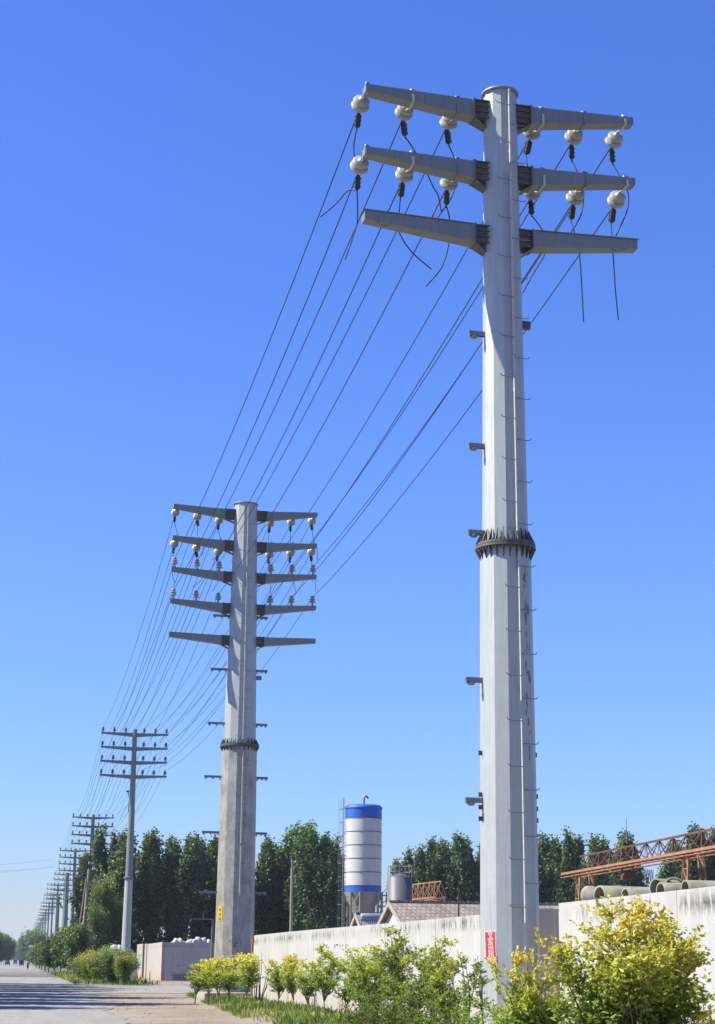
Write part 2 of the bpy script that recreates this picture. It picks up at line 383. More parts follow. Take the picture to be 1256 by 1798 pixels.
# grass on the verge (uncountable)
def grass():
    N = 34000; y = 44+rng.random(N)**1.3*48; e = 6.0+np.maximum(0, y-52)*.045+.3
    x = e+(9.3-e)*rng.random(N)**.8
    patch = np.sin(x*2.1+y*.6)+np.sin(y*1.7-x)+np.sin(y*.43+2)+rng.normal(size=N)*.6
    k = (patch > .15) & (y < 88); x = x[k]; y = y[k]
    y2 = 128+rng.random(5200)*110; x2 = 3.6+rng.random(5200)*6.0+np.maximum(0, 0); x = np.append(x, x2); y = np.append(y, y2)
    n = len(x); z = np.array([max(0, berm(a, b)) for a, b in zip(x, y)])-.01
    h = (.10+.16*rng.random(n))*np.where(y > 100, 1.9, 1)*(1+.5*(rng.random(n) > .93))
    D = np.stack([rng.normal(size=n)*.35, rng.normal(size=n)*.35, np.ones(n)], 1)
    o = leaves('grass', 'grass', np.stack([x, y, z], 1), D, h, h*.13, rng.random(n)*.75+.25*np.sin(x+y*.5), None, rng)
    struct(o, 'stuff')
grass()

# ------------------------------------------------------------------ steel poles
def oct_shaft(m, prof, n=12, ph=0.0, caps=True): m.lathe(prof, n=n, smooth=False, phase=ph, caps=caps)
def crossarm(sx, L, r0, zt0, zt1, h0, h1, w0, w1):
    m = MB(); x0, x1 = sx*r0, sx*L
    p = [(x0, -w0/2, zt0-h0), (x1, -w1/2, zt1-h1), (x1, w1/2, zt1-h1), (x0, w0/2, zt0-h0), (x0, -w0/2, zt0), (x1, -w1/2, zt1), (x1, w1/2, zt1), (x0, w0/2, zt0)]
    if sx < 0: p = [p[1], p[0], p[3], p[2], p[5], p[4], p[7], p[6]]
    m.hexa(p)
    m.box((sx*(r0-.0125), 0, zt0-h0/2), (.025, w0+.05, h0+.05))     # root flange plate
    m.box((sx*(L+.01), 0, zt1-h1/2), (.02, w1+.01, h1+.015))
    return m
def bracket(sx, rs, r0, zt, h, w):
    m = MB(); x0 = rs*.80; x1 = r0-.027; xm = sx*(x0+x1)/2; d = x1-x0
    m.box((sx*(x1-.011), 0, zt-h/2), (.022, w+.05, h+.05))
    for k in range(4):
        z = zt-k*h/3; m.box((xm-sx*.012, 0, z-.001*k), (d-.024, w+.02, .016))
    for y in (-w*.36, 0, w*.36): m.box((xm-sx*.012, y, zt-h/2), (d-.03, .014, h-.02))
    a = Vector((sx*(x1-.03), 0, zt-h-.02)); b = Vector((sx*(rs*.93), 0, zt-h-.20))
    m.hexa([(a.x, -w/2, a.z-.012), (b.x, -w*.3, b.z-.012), (b.x, w*.3, b.z-.012), (a.x, w/2, a.z-.012), (a.x, -w/2, a.z), (b.x, -w*.3, b.z), (b.x, w*.3, b.z), (a.x, w/2, a.z)] if sx < 0 else
           [(b.x, -w*.3, b.z-.012), (a.x, -w/2, a.z-.012), (a.x, w/2, a.z-.012), (b.x, w*.3, b.z-.012), (b.x, -w*.3, b.z), (a.x, -w/2, a.z), (a.x, w/2, a.z), (b.x, w*.3, b.z)])
    bm = MB()
    for z in (.17, .5, .83):
        for y in (-w*.42, w*.42):
            m.lathe([(.018, 0), (.018, .02)], (sx*(x1-.022), y, zt-h*z), (-sx, 0, 0), 6, False)
            m.lathe([(.018, 0), (.018, .02)], (sx*(x1+.03), y, zt-h*z), (sx, 0, 0), 6, False)
    return m
def flange(z, r, rr):
    m = MB(); m.lathe([(r*.98, -.055), (rr, -.055), (rr, -.008)], (0, 0, z), n=48, smooth=False)
    m.lathe([(rr-.004, .002), (rr-.004, .045), (r*.98, .045)], (0, 0, z), n=48, smooth=False)
    n = 24
    for k in range(n):
        a = 2*math.pi*(k+.5)/n; d = Vector((math.cos(a), math.sin(a), 0)); s_ = Vector((-d.y, d.x, 0))*.010
        for sg in (1, -1):
            zz = z+(.045 if sg > 0 else -.055)
            p0 = d*r*.97+Vector((0, 0, zz)); p1 = d*(rr-.01)+Vector((0, 0, zz)); p2 = d*(rr-.015)+Vector((0, 0, zz+sg*.03)); p3 = d*r*.97+Vector((0, 0, zz+sg*.27))
            m.add([p+s_ for p in (p0, p1, p2, p3)]+[p-s_ for p in (p0, p1, p2, p3)], [(0, 1, 2, 3), (7, 6, 5, 4), (1, 5, 6, 2), (2, 6, 7, 3)])
        a2 = 2*math.pi*k/n; d2 = Vector((math.cos(a2), math.sin(a2), 0))*(r*.35+rr*.65)
        m.lathe([(.02, -.10), (.02, .085)], d2+Vector((0, 0, z)), n=6, smooth=False)
    return m
def strap(zt, h, w):      # clamp bar under the arm running along the line, with an eye on top
    m = MB(); zb = zt-h
    m.bar((0, -w/2-.03, zb-.014), (0, w/2+.02, zb-.014), .05, .016); m.bar((0, w/2+.01, zb-.012), (0, w/2+.20, zt-h*.72-.02), .05, .016)
    m.box((0, -w/2-.022, zt-h*.75), (.05, .012, h*.5+.05)); m.box((0, w/2+.022, zt-h*.5), (.05, .012, h+.05))
    m.box((0, 0, zt+.012), (.05, w+.05, .012))
    for y in (-w/2-.022,): m.lathe([(.035, -.02), (.06, -.02), (.06, .02), (.035, .02)], (0, y+w*.6, zt+.05), (1, 0, 0), 12)
    m.lathe([(.014, 0), (.014, .03)], (0, -w/2+.03, zb-.02), (0, -.2, -1), 6)
    return m
AX = Vector((0, math.cos(R_(21)), -math.sin(R_(21))))
def strain_insulator(k=1.08):
    m = MB(); pr = [(.025, 0), (.045, .01), (.05, .04), (.11, .055), (.15, .075), (.162, .10), (.155, .118), (.075, .122), (.062, .165), (.12, .178), (.165, .195), (.18, .225), (.172, .245), (.09, .24), (.05, .26), (.035, .30), (.03, .33)]
    m.lathe([(r*k, h*k) for r, h in pr], axis=AX, n=20); return m
def wedge(tw):
    m = MB(); d = Vector((tw, .45, -.9)).normalized(); p = AX*.35
    m.bar(p-d*.02, p+d*.10, .03, .03); m.bar(p+d*.07, p+d*.36, .075, .11); m.bar(p+d*.10+Vector((.045, 0, 0)), p+d*.34+Vector((.045, 0, 0)), .012, .14)
    m.bar(p+d*.10-Vector((.045, 0, 0)), p+d*.34-Vector((.045, 0, 0)), .012, .14); m.bar(p+d*.36, p+d*.42, .022, .03)
    for q in (.14, .22, .30): m.lathe([(.014, -.07), (.014, .07)], p+d*q, (1, 0, 0), 6)
    return m, p+d*.38
def pin_insulator(k=1.0):
    m = MB(); m.lathe([(r*k, h*k) for r, h in [(.035, 0), (.035, .08), (.10, .09), (.125, .11), (.12, .125), (.06, .15), (.06, .17), (.10, .18), (.12, .2), (.115, .215), (.05, .24), (.05, .26), (.08, .27), (.085, .30), (.05, .33), (.03, .34)]], n=12)
    m.box((0, 0, -.03*k), (.09*k, .09*k, .06*k)); m.lathe([(.013*k, -.30*k), (.013*k, 0)], n=6)
    return m
def peg(sg):
    m = MB(); m.tube([(0, 0, 0), (sg*.25, 0, 0), (sg*.30, 0, .01), (sg*.33, 0, .045)], .009, 6); return m.mesh('step_bolt', 'galvanised_arm')
PEG = {1: peg(1), -1: peg(-1)}
def rail_set(root, ang, rz, secs, z0, dz, ztop, pegs=True, w=.045, off=.06):
    """ladder rail standing off the shaft; rz(z) = shaft radius"""
    d = Vector((math.cos(ang), math.sin(ang), 0))
    for a, b in secs:
        m = MB(); pa = d*(rz(a)+off)+Vector((0, 0, a)); pb = d*(rz(b)+off)+Vector((0, 0, b))
        q = (pb-pa); m.box((pa+pb)/2, (w, w*.6, q.length), q.to_track_quat('Z', 'Y').to_matrix() @ Matrix.Rotation(ang+math.pi/2-(0), 3, 'Z'))
        z = a+.25
        while z < b:
            m.box(d*(rz(z)+off*.5)+Vector((0, 0, z)), (off*.9, .03, .09), Matrix.Rotation(ang, 3, 'Z'))
            z += 2.6
        m.build('ladder_rail', 'rail_zinc', root)
    z = z0; k = 0
    while z < ztop and pegs:
        if any(a-.05 < z < b+.05 for a, b in secs):
            o = put('step_bolt', PEG[1 if k % 2 else -1], root, d*(rz(z)+off+.02)+Vector((0, 0, z)), ang+math.pi/2)
        z += dz; k += 1
def lerp_prof(pr):
    def f(z):
        for (r0, z0), (r1, z1) in zip(pr, pr[1:]):
            if z <= z1: return r0+(r1-r0)*(max(z, z0)-z0)/(z1-z0)
        return pr[-1][0]
    return f

ENDS = {}; LINES = {}     # conductor attachment points
P1Y, P2Y = 31.5, 76.6
PH = R_(15)
# ---- nearest pole
P1 = thing('steel_pole', 'nearest galvanised steel pole, three pairs of arms, red notice near its foot', 'power pole', (8.70, P1Y, 0), R_(3), 'steel power poles in the row')
lo = [(.575, 0), (.545, 1.6), (.49, 9.36)]; hi = [(.445, 9.42), (.34, 19.0)]
m = MB(); oct_shaft(m, lo, ph=PH, caps=False); m.build('lower_shaft', 'galvanised', P1)
m = MB(); oct_shaft(m, hi, ph=PH, caps=False); m.build('upper_shaft', 'galvanised', P1)
m = MB(); m.lathe([(.345, 18.97), (.385, 18.98), (.385, 19.02), (.10, 19.06)], n=32); m.build('cap', 'galvanised_arm', P1)
flange(9.39, .47, .585).build('flange', 'dark_steel', P1)
rz1 = lerp_prof(lo+hi)
rail_set(P1, R_(283-3), rz1, [(2.35, 6.02), (6.36, 9.2), (9.62, 13.15), (13.2, 17.1), (17.3, 18.95)], 2.62, .42, 18.9)
INS1 = [(-2.84, -1), (-1.90, -1), (-.95, -1), (.87, 1), (1.80, 1), (2.70, 1)]; DZ = [.06, .11, .15, .15, .05, -.02]
SI = strain_insulator().mesh('insulator', 'porcelain')
lv1 = [(18.74, 18.81), (17.37, 17.43), (15.98, 16.05)]
P1M = Matrix.Translation((8.70, P1Y, 0)) @ Matrix.Rotation(R_(3), 4, 'Z')
tw = [0, .25, .25, -.08, .15, .2, .05, 0, .1, .2, .03, 0]
for li, (z0, z1) in enumerate(lv1):
    h0, h1 = (.37, .15) if li < 2 else (.36, .19)
    for sx in (-1, 1):
        a_ = crossarm(sx, 2.86, .64, z0, z1, h0, h1, .34, .26).build('crossarm', 'galvanised_arm', P1)
        bracket(sx, rz1(z0), .64, z0, h0, .36).build('bracket', 'dark_steel', a_)
        if li == 2:
            m = MB(); p = lambda x, y, dz: (sx*x, y, z0+(z1-z0)*(x-.64)/2.22+dz)
            m.hexa([p(.66, -.20, .004), p(2.92, -.16, .004), p(2.92, .16, .004), p(.66, .20, .004), p(.66, -.20, .016), p(2.92, -.16, .016), p(2.92, .16, .016), p(.66, .20, .016)] if sx > 0 else
                   [p(2.92, -.16, .004), p(.66, -.20, .004), p(.66, .20, .004), p(2.92, .16, .004), p(2.92, -.16, .016), p(.66, -.20, .016), p(.66, .20, .016), p(2.92, .16, .016)])
            m.build('top_plate', 'galvanised_arm', a_)
            m = MB(); x = sx*2.45; m.tube([(x-.2, -.1, z1-.20), (x-.12, -.1, z1-.26), (x, -.1, z1-.28), (x+.12, -.1, z1-.25), (x+.2, -.1, z1-.20)], .008, 5); m.build('wire_loop', 'dark_steel', a_)
    if li < 2:
        for k, (x, sx) in enumerate(INS1):
            t = (abs(x)-.64)/2.22; zt = z0+(z1-z0)*t; h = h0+(h1-h0)*t; wd = .34-.08*t
            st_ = strap(zt, h, wd).build('hanger_strap', 'rail_zinc' if k % 2 else 'galvanised_arm', P1, (x, 0, 0))
            b = Vector((x, wd/2+.17, zt-h*.75-.02+DZ[k]))
            put('insulator', SI, P1, b).rotation_euler = (.10*math.sin(k*2.3+li), .12*math.sin(k*1.7+li*2), 0)
            mb, end = wedge(tw[li*6+k]); mb.build('wedge_clamp', 'clamp', P1, b)
            ENDS[(li, k)] = b+end; LINES[(1, li, k)] = P1M @ (b+AX*.38)
iP1 = P1M.inverted()
tails = [([(617, 312), (611, 335), (590, 358), (563, 381)], 0), ([(621, 232), (621.5, 255), (623, 280)], 0), ([(714, 246), (727, 263), (745, 295), (762, 330), (769, 342), (775, 371)], 0),
         ([(791, 252), (799, 282), (802, 310), (799, 330), (790, 352), (768, 383)], 0), ([(625, 340), (628, 383), (623, 407), (606, 456)], 0),
         ([(703, 352), (701, 373), (700, 404), (721, 440), (758, 473)], 0), ([(786, 364), (790, 388), (788, 428), (776, 469), (748, 503)], 0),
         ([(922, 270), (926, 290), (932, 312), (935, 335)], 0), ([(1008, 284), (1017, 309), (1025, 335), (1024, 358), (1019, 381), (999, 414)], 0),
         ([(1080, 292), (1092, 316), (1103, 340), (1101, 371), (1079, 419)], 0), ([(938, 383), (953, 405), (961, 430), (955, 450), (940, 475), (918, 514)], 0),
         ([(1004, 387), (1010, 414), (1018, 450), (1025, 565)], 0), ([(1076, 398), (1077, 450), (1081, 511), (1086, 562)], 0)]
def smooth_pts(p, k=6):
    out = []
    for i in range(len(p)-1):
        p0 = p[max(i-1, 0)]; p1 = p[i]; p2 = p[i+1]; p3 = p[min(i+2, len(p)-1)]
        for j in range(k):
            t = j/k; out.append(.5*((2*p1)+(p2-p0)*t+(2*p0-5*p1+4*p2-p3)*t*t+(3*p1-p0-3*p2+p3)*t**3))
    return out+[p[-1]]
for pts, key in zip([t[0] for t in tails], [(1, 0), (0, 0), (0, 1), (0, 2), (1, 0), (1, 1), (1, 2), (0, 3), (0, 4), (0, 5), (1, 3), (1, 4), (1, 5)]):
    q = [ENDS[key]]+[iP1 @ atY(x, y, 32.3) for x, y in pts[1:]]; MB().tube(smooth_pts(q), .0135, 6).build('jumper_cable', 'cable', P1)
def small_bracket(sx, z, r, L=.34):
    m = MB(); x = sx*(r+L/2-.03); m.box((x, 0, z+.03), (L, .09, .02)); m.box((x, -.04, z-.005), (L, .012, .09)); m.box((x, .04, z-.005), (L, .012, .09))
    m.lathe([(.012, -.11), (.055, -.10), (.075, -.07), (.06, -.05), (.02, -.045)], (sx*(r+L*.58), 0, z), n=12)
    m.lathe([(.02, -.06), (.02, .06)], (sx*(r+.1), 0, z-.01), (0, 1, 0), 8); m.box((sx*(r+L-.05), 0, z-.03), (.03, .08, .08))
    return m
for z in (13.72, 11.40, 9.66, 6.80, 4.56): small_bracket(-1, z, rz1(z)).build('cable_bracket', 'galvanised_arm', P1)
m = small_bracket(1, 14.03, rz1(14), .2); m.box((.49, 0, 13.97), (.16, .10, .12)); m.build('cable_bracket', 'dark_steel', P1)
for sx in (-1, 1):
    for z in (5.43, 4.66, 4.43, 4.22):
        r = rz1(z); m = MB()
        for dy in (-1, 1): m.box((sx*(r+.02), dy*.0, z), (.07, .012, .085)) if dy < 0 else m.lathe([(.02, -.018), (.02, .018)], (sx*(r+.025), 0, z), (0, 1, 0), 8)
        m.build('lug', 'dark_steel', P1)
# dark smears on the right facet, drawn as thin grey sheets
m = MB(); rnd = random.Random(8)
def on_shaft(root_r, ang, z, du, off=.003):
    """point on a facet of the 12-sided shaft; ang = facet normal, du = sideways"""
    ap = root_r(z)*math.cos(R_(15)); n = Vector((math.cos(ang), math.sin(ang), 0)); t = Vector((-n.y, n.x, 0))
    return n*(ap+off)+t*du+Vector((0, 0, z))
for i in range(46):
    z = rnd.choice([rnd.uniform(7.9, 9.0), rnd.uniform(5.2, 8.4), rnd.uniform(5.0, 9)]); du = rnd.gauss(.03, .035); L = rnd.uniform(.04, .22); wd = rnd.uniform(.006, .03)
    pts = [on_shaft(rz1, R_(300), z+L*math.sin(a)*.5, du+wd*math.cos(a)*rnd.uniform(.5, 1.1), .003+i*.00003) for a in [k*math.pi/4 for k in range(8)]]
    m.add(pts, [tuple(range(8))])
m.build('dark_smear', 'grey_paint', P1)
# red notice on the facet
def notice(root, root_r, ang, zc, wid, hgt, tilt):
    n = Vector((math.cos(ang), math.sin(ang), 0)); 
    o = thing('paper_notice', 'red vertical notice with white Chinese characters stuck to the nearest steel pole', 'notice', (0, 0, 0))
    ap = root_r(zc)*math.cos(R_(15)); slope = (root_r(zc-.5)-root_r(zc+.5))
    n3 = Vector((n.x, n.y, slope)).normalized(); tx = Vector((-n.y, n.x, 0)); up = n3.cross(tx)
    B = Matrix((tx, up, n3)).transposed().to_4x4(); B.translation = n*(ap+.004)+Vector((0, 0, zc))
    o.matrix_world = P1M @ B @ Matrix.Rotation(tilt, 4, 'Z')
    m = MB(); m.box((0, 0, .001), (wid, hgt, .002)); m.build('border', 'white_print', o)
    m = MB(); m.box((0, .035, .0035), (wid-.03, hgt-.10, .002)); m.build('red_sheet', 'red_paint', o)
    m = MB(); m.box((.012, -hgt/2+.055, .0062), (wid-.03, .075, .002)); m.build('number_strip', 'orange_paint', o)
    for k, ch in enumerate('叉车出租'):
        cu = bpy.data.curves.new('character', 'FONT'); cu.body = ch; cu.size = .145; cu.align_x = 'CENTER'; cu.align_y = 'CENTER'; cu.offset = .0012; cu.extrude = .0006
        to = bpy.data.objects.new('character', cu); C.objects.link(to); bpy.context.view_layer.update()
        me = bpy.data.meshes.new_from_object(to.evaluated_get(bpy.context.evaluated_depsgraph_get())); bpy.data.objects.remove(to)
        me.materials.clear(); me.materials.append(MAT['white_print'])
        xs = [v.co.x for v in me.vertices]; ys_ = [v.co.y for v in me.vertices]
        if xs:
            cx, cy = (min(xs)+max(xs))/2, (min(ys_)+max(ys_))/2
            for v in me.vertices: v.co.x -= cx; v.co.y -= cy
        q = put('character', me, o, (.01, hgt/2-.09-k*.108, .0055))
    m = MB()
    for k in range(7): m.box((-.075+k*.026, -hgt/2+.055, .0078), (.013, .05, .001))
    m.build('digits', 'white_print', o)
notice(P1, rz1, R_(210), 1.93, .27, .55, R_(3))

# ---- second pole
P2 = thing('steel_pole', 'second tall galvanised steel pole with five pairs of arms and a mottled lower half', 'power pole', (8.90, P2Y, 0), R_(1.5), 'steel power poles in the row')
P2M = Matrix.Translation((8.90, P2Y, 0)) @ Matrix.Rotation(R_(1.5), 4, 'Z')
lo2 = [(.88, 0), (.85, 2.0), (.775, 10.85)]; hi2 = [(.72, 10.91), (.525, 21.9)]
m = MB(); oct_shaft(m, lo2, ph=PH, caps=False); m.build('lower_shaft', 'galvanised_worn', P2)
m = MB(); oct_shaft(m, hi2, ph=PH, caps=False); m.build('upper_shaft', 'galvanised', P2)
m = MB(); m.lathe([(.53, 21.885), (.57, 21.9), (.57, 21.93), (.1, 21.97)], n=32); m.build('cap', 'galvanised_arm', P2)
flange(10.88, .75, .87).build('flange', 'dark_steel', P2)
rz2 = lerp_prof(lo2+hi2)
rail_set(P2, R_(274), rz2, [(4.4, 6.5), (6.6, 10.6), (11.1, 15.3), (15.4, 18.6), (18.9, 21.8)], 4.5, .42, 21.7, w=.07)
lv2 = [21.62, 20.15, 18.70, 17.25, 15.78]
INS2 = [-3.17, -2.15, -1.15, 1.22, 2.2, 3.17]
PI_ = pin_insulator(1.25).mesh('insulator', 'pin_porcelain')
for li, z0 in enumerate(lv2):
    z1 = z0+(.10 if li < 4 else .06); h0, h1 = (.40, .17) if li < 4 else (.38, .2)
    for sx in (-1, 1):
        a_ = crossarm(sx, 3.3, .98, z0, z1, h0, h1, .36, .28).build('crossarm', 'galvanised_arm', P2)
        bracket(sx, rz2(z0), .98, z0, h0, .40).build('bracket', 'dark_steel', a_)
    for k, x in enumerate(INS2):
        if li == 4: continue
        t = (abs(x)-.98)/2.32; zt = z0+(z1-z0)*t; h = h0+(h1-h0)*t; wd = .36-.08*t
        if li < 2:
            strap(zt, h, wd).build('hanger_strap', 'galvanised_arm', P2, (x, 0, 0))
            b = Vector((x, wd/2+.17, zt-h*.75-.02)); put('insulator', SI, P2, b)
            mb, end = wedge([0, .2, 0, 0, .05, .2][k]); mb.build('wedge_clamp', 'clamp', P2, b)
            LINES[(2, li, k)] = P2M @ (b+AX*.38)
            q = b+end; r = random.Random(li*7+k)
            MB().tube(smooth_pts([q, q+Vector((r.uniform(-.05, .15), -.1, -.45)), q+Vector((r.uniform(-.1, .3), -.3, -.95)), q+Vector((r.uniform(-.3, .3), -.45, -1.5))]), .014, 5).build('jumper_cable', 'cable', P2)
        else:
            put('insulator', PI_, P2, (x, 0, zt+.06)); LINES[(2, li, k)] = P2M @ Vector((x, 0, zt+.06+.36))
for z in (16.70, 14.27, 11.86, 9.51, 7.1, 4.55):
    for sx in (-1, 1):
        r = rz2(z); L = .78 if sx < 0 else .55; m = MB(); m.box((sx*(r+L/2-.04), 0, z), (L, .07, .10)); m.box((sx*(r+.04), 0, z-.09), (.05, .06, .08)); m.box((sx*(r+L-.12), 0, z-.08), (.07, .05, .07)); m.box((sx*(r+L*.45), 0, z-.075), (.06, .05, .06))
        m.build('cable_bracket', 'far_steel', P2)
m = MB(); m.box((rz2(13.9)+.12, 0, 13.95), (.24, .12, .18)); m.build('cable_bracket', 'far_steel', P2)
# yellow plate and chalk marks on the second pole
yp = thing('warning_plate', 'yellow vertical plate with dark marks on the left side of the second pole', 'sign', (0, 0, 0))
ap = rz2(3.55)*math.cos(R_(15)); an = R_(210); n_ = Vector((math.cos(an), math.sin(an), 0)); tx = Vector((-n_.y, n_.x, 0))
B = Matrix((tx, Vector((0, 0, 1)), n_)).transposed().to_4x4(); B.translation = n_*(ap+.012)+Vector((0, 0, 3.65)); yp.matrix_world = P2M @ B
MB().box((0, 0, 0), (.34, .62, .012)).build('plate', 'yellow_paint', yp)
m = MB()
for z in (.16, -.04, -.22):
    for i, (dx, dz, a_, b_) in enumerate([(-.05, 0, .03, .10), (.02, .03, .10, .02), (.03, -.03, .12, .02), (.06, 0, .02, .11)]): m.box((dx, z+dz, .009+i*.0004), (a_, b_, .002))
m.build('lettering', 'black_paint', yp)
m = MB()
for (du, z, a_, b_, k) in [(-.05, 7.9, .012, .16, 0), (.05, 7.95, .10, .012, 1), (.16, 7.9, .014, .14, 2), (-.1, 2.3, .05, .10, 3), (-.02, 2.42, .12, .03, 4), (-.3, 2.5, .03, .12, 5)]:
    pts = [on_shaft(rz2, R_(270), z+sz*b_/2, du+su*a_/2, .004+k*.0003) for su, sz in ((-1, -1), (1, -1), (1, 1), (-1, 1))]; m.add(pts, [(0, 1, 2, 3)])
m.build('painted_mark', 'black_paint', P2)

# ---- the four-arm poles further down the row
def far_pole(label, loc, r0, r1, fat=False, full=True, mat='far_steel', H=21.75):
    p = thing('steel_pole', label, 'power pole', loc, 0, 'steel power poles in the row')
    m = MB(); oct_shaft(m, [(r0, 0), ((r0*.62+r1*.38), H*.40)], ph=PH, n=12); m.build('lower_shaft', 'galvanised' if mat == 'gal' else mat, p)
    m = MB(); oct_shaft(m, [((r0*.56+r1*.44), H*.402), (r1, H)], ph=PH, n=12); m.build('upper_shaft', 'galvanised_arm' if mat == 'gal' else mat, p)
    m = MB(); rf = r0*.62+r1*.38; m.lathe([(rf*1.05, -.12), (rf*1.35, -.06), (rf*1.35, .06), (rf*1.05, .14)], (0, 0, H*.4), n=20, smooth=False); m.build('flange', 'dark_steel', p)
    for li in range(4):
        z = H-.34-li*1.24
        for sx in (-1, 1): put('crossarm', ARM[sx], p, (0, 0, z))
        if full:
            for k in range(6): put('insulator', PI2, p, (INS3[k], 0, z+.03))
    return p
INS3 = [-2.83, -1.83, -.82, .82, 1.82, 2.8]
ARM = {sx: crossarm(sx, 2.95, .17, 0, .02, .34, .15, .22, .16).mesh('crossarm', 'far_steel') for sx in (-1, 1)}
PI2 = pin_insulator(1.3).mesh('insulator', 'dark_ceramic')
ords = ['third', 'fourth', 'fifth', 'sixth', 'seventh', 'eighth', 'ninth', 'tenth', 'eleventh', 'twelfth', 'thirteenth', 'fourteenth', 'fifteenth', 'sixteenth', 'seventeenth', 'eighteenth']
rowY = [156, 256, 342, 425, 505, 585, 665, 750, 840, 935, 1030, 1125, 1225, 1330, 1440, 1560]
POS = {}
for i, Y in enumerate(rowY):
    X = 8.72 if i == 0 else 8.85-.0011*(Y-250) if i != 3 else 9.2
    lb = ['slim grey four-arm steel pole beside the low concrete wall, third in the row', 'four-arm steel pole fourth in the row, its right arms against the poplars'][i] if i < 2 else ('thick-shafted four-arm steel pole, sixth in the row' if i == 3 else '%s steel pole of the row, shrinking towards the far end of the road' % ords[i])
    H = [21.7, 22.1, 22.5, 21.9][i] if i < 4 else 22.7
    far_pole(lb, (X, Y, 0), [.44, .46, .5, .85][i] if i < 4 else .48, [.20, .24, .25, .55][i] if i < 4 else .24, full=i < 7, mat='gal' if i in (0,) else 'far_steel', H=H)
    POS[i+3] = (X, Y, H)
    for li in range(4):
        for k in range(6): LINES[(i+3, li, k)] = Vector((X+INS3[k], Y, H-.34-li*1.24+.03+.44))
m = MB()  # lamp-like box and conduit on the third pole
P3o = [o for o in C.objects if o.get('label', '').startswith('slim grey four-arm')][0]
m.box((-.42, 0, 16.2), (.26, .18, .14)); m.bar((-.40, 0, 16.1), (-.24, 0, 15.6), .06); m.bar((-.24, 0, 15.62), (-.29, 0, 14.4), .09); m.build('camera_housing', 'dark_steel', P3o)

# ---- conductors
posn = ['outermost left', 'middle left', 'inner left', 'inner right', 'middle right', 'outermost right']
arms = ['top', 'second', 'third', 'fourth']; names = {1: 'nearest', 2: 'second'}; names.update({i+3: ords[i] for i in range(16)})
def wire(a, b, sag, r, label, group, n=22):
    o = thing  # keep simple: the mesh itself is the thing
    org = a.copy(); pts = [(a+(b-a)*(i/n))-Vector((0, 0, 4*sag*(i/n)*(1-i/n)))-org for i in range(n+1)]
    w_ = MB().tube(pts, r, 5, False).build('power_line', 'cable', None, org); tag(w_, label, 'power line', group)
rnd = random.Random(4)
for li in range(2):
    for k in range(6):
        wire(LINES[(1, li, k)], LINES[(2, li+2, k)], .55+rnd.uniform(-.1, .1), .0135, '%s thick line from the nearest pole\'s %s arms to the second pole' % (posn[k], ['top', 'middle'][li]), 'power lines between the first two poles')
for s in range(2, 10):
    for li in range(4):
        for k in range(6):
            L = POS[s+1][1]-(P2Y if s == 2 else POS[s][1])
            wire(LINES[(s, li, k)], LINES[(s+1, li, k)], (L/80)**2*rnd.uniform(1.0, 1.5), .013, '%s power line on the %s arms between the %s and %s poles' % (posn[k], arms[li], names[s], names[s+1]), 'power lines along the far row', 12)
Yc = 300     # thin service wires crossing over the road
for (y0, y1, nm) in ((1515, 1508, 'upper'), (1524, 1521, 'middle'), (1528, 1522, 'lower')):
    A = atY(-120, y0+4, Yc); Bp = atY(96, y1, Yc+6); wire(A, Bp, .5, .012, '%s of three thin wires crossing over the road at the left' % nm, 'thin wires crossing over the road')

# ------------------------------------------------------------------ walls
XW = 9.4
def wall(name, label, segs, x0, x1, mat, zt, cat='wall', base=-.05):
    t = thing(name, label, cat, (x0, segs[0][0], 0))
    for a_, b_ in segs:
        m = MB(); za, zb = zt(a_), zt(b_); xs = x1-x0
        m.hexa([(0, a_-segs[0][0], base), (xs, a_-segs[0][0], base), (xs, b_-segs[0][0], base), (0, b_-segs[0][0], base), (0, a_-segs[0][0], za), (xs, a_-segs[0][0], za), (xs, b_-segs[0][0], zb), (0, b_-segs[0][0], zb)])
        m.build('wall_panel', mat, t)
    return t
ztA = lambda y: 2.64+(y-36)*.0021+.012*math.sin(y*.9)
seg = []; y = 34.6
while y < 73.5: seg.append((y, min(y+5.9, 73.9))); y += 5.93
wA = wall('boundary_wall', 'long whitewashed concrete wall between the two big poles, black mould under its top', seg, XW, XW+.24, 'wall_white', ztA)
seg = []; y = 30.75
while y > 12: seg.append((y-5.9, y)); y -= 5.915
seg = seg[::-1]
ztB = lambda y: 2.70+.01*math.sin(y)
wB = wall('boundary_wall', 'whitewashed concrete wall right of the nearest pole, behind the big yellow-green bush', seg, XW, XW+.24, 'wall_white', ztB)
# recess behind the nearest pole
t = thing('wall_recess', 'tan concrete panels of the wall recess behind the nearest pole', 'wall', (XW, 33, 0))
MB().box((.95, 1.72, 1.37), (1.86, .14, 2.7)).build('wall_panel', 'tan_board', t)
MB().box((1.98, -.75, 1.34), (.2, 4.8, 2.64)).build('wall_panel', 'tan_board', t)
MB().box((.62, 1.62, 1.30), (.05, .05, 2.6)).build('steel_strip', 'brown_board', t)
t = thing('gate_post', 'rusty brown post closing the far end of the white wall beside the second pole', 'post', (XW+.12, 74.1, 0)); MB().box((0, 0, 1.36), (.34, .3, 2.74)).box((0, 0, 2.75), (.38, .34, .04)).build('post', 'brown_board', t)
m = MB()    # scrawl on the wall
for (px, py, a_, b_) in [(588, 1661, .12, .10), (592, 1659, .3, .04), (597, 1661, .05, .12), (602, 1660, .12, .05), (608, 1661, .06, .10), (611, 1660, .10, .03), (814, 1686, .03, .10), (811, 1684, .08, .03), (816, 1690, .05, .025)]:
    d = ray(px, py); tt = (XW-.004)/d.x; q = Vector((XW-.004, d.y*tt, d.z*tt+EYE)); m.box(q-Vector((XW, segs0 := 34.6, 0)), (.004, a_, b_))
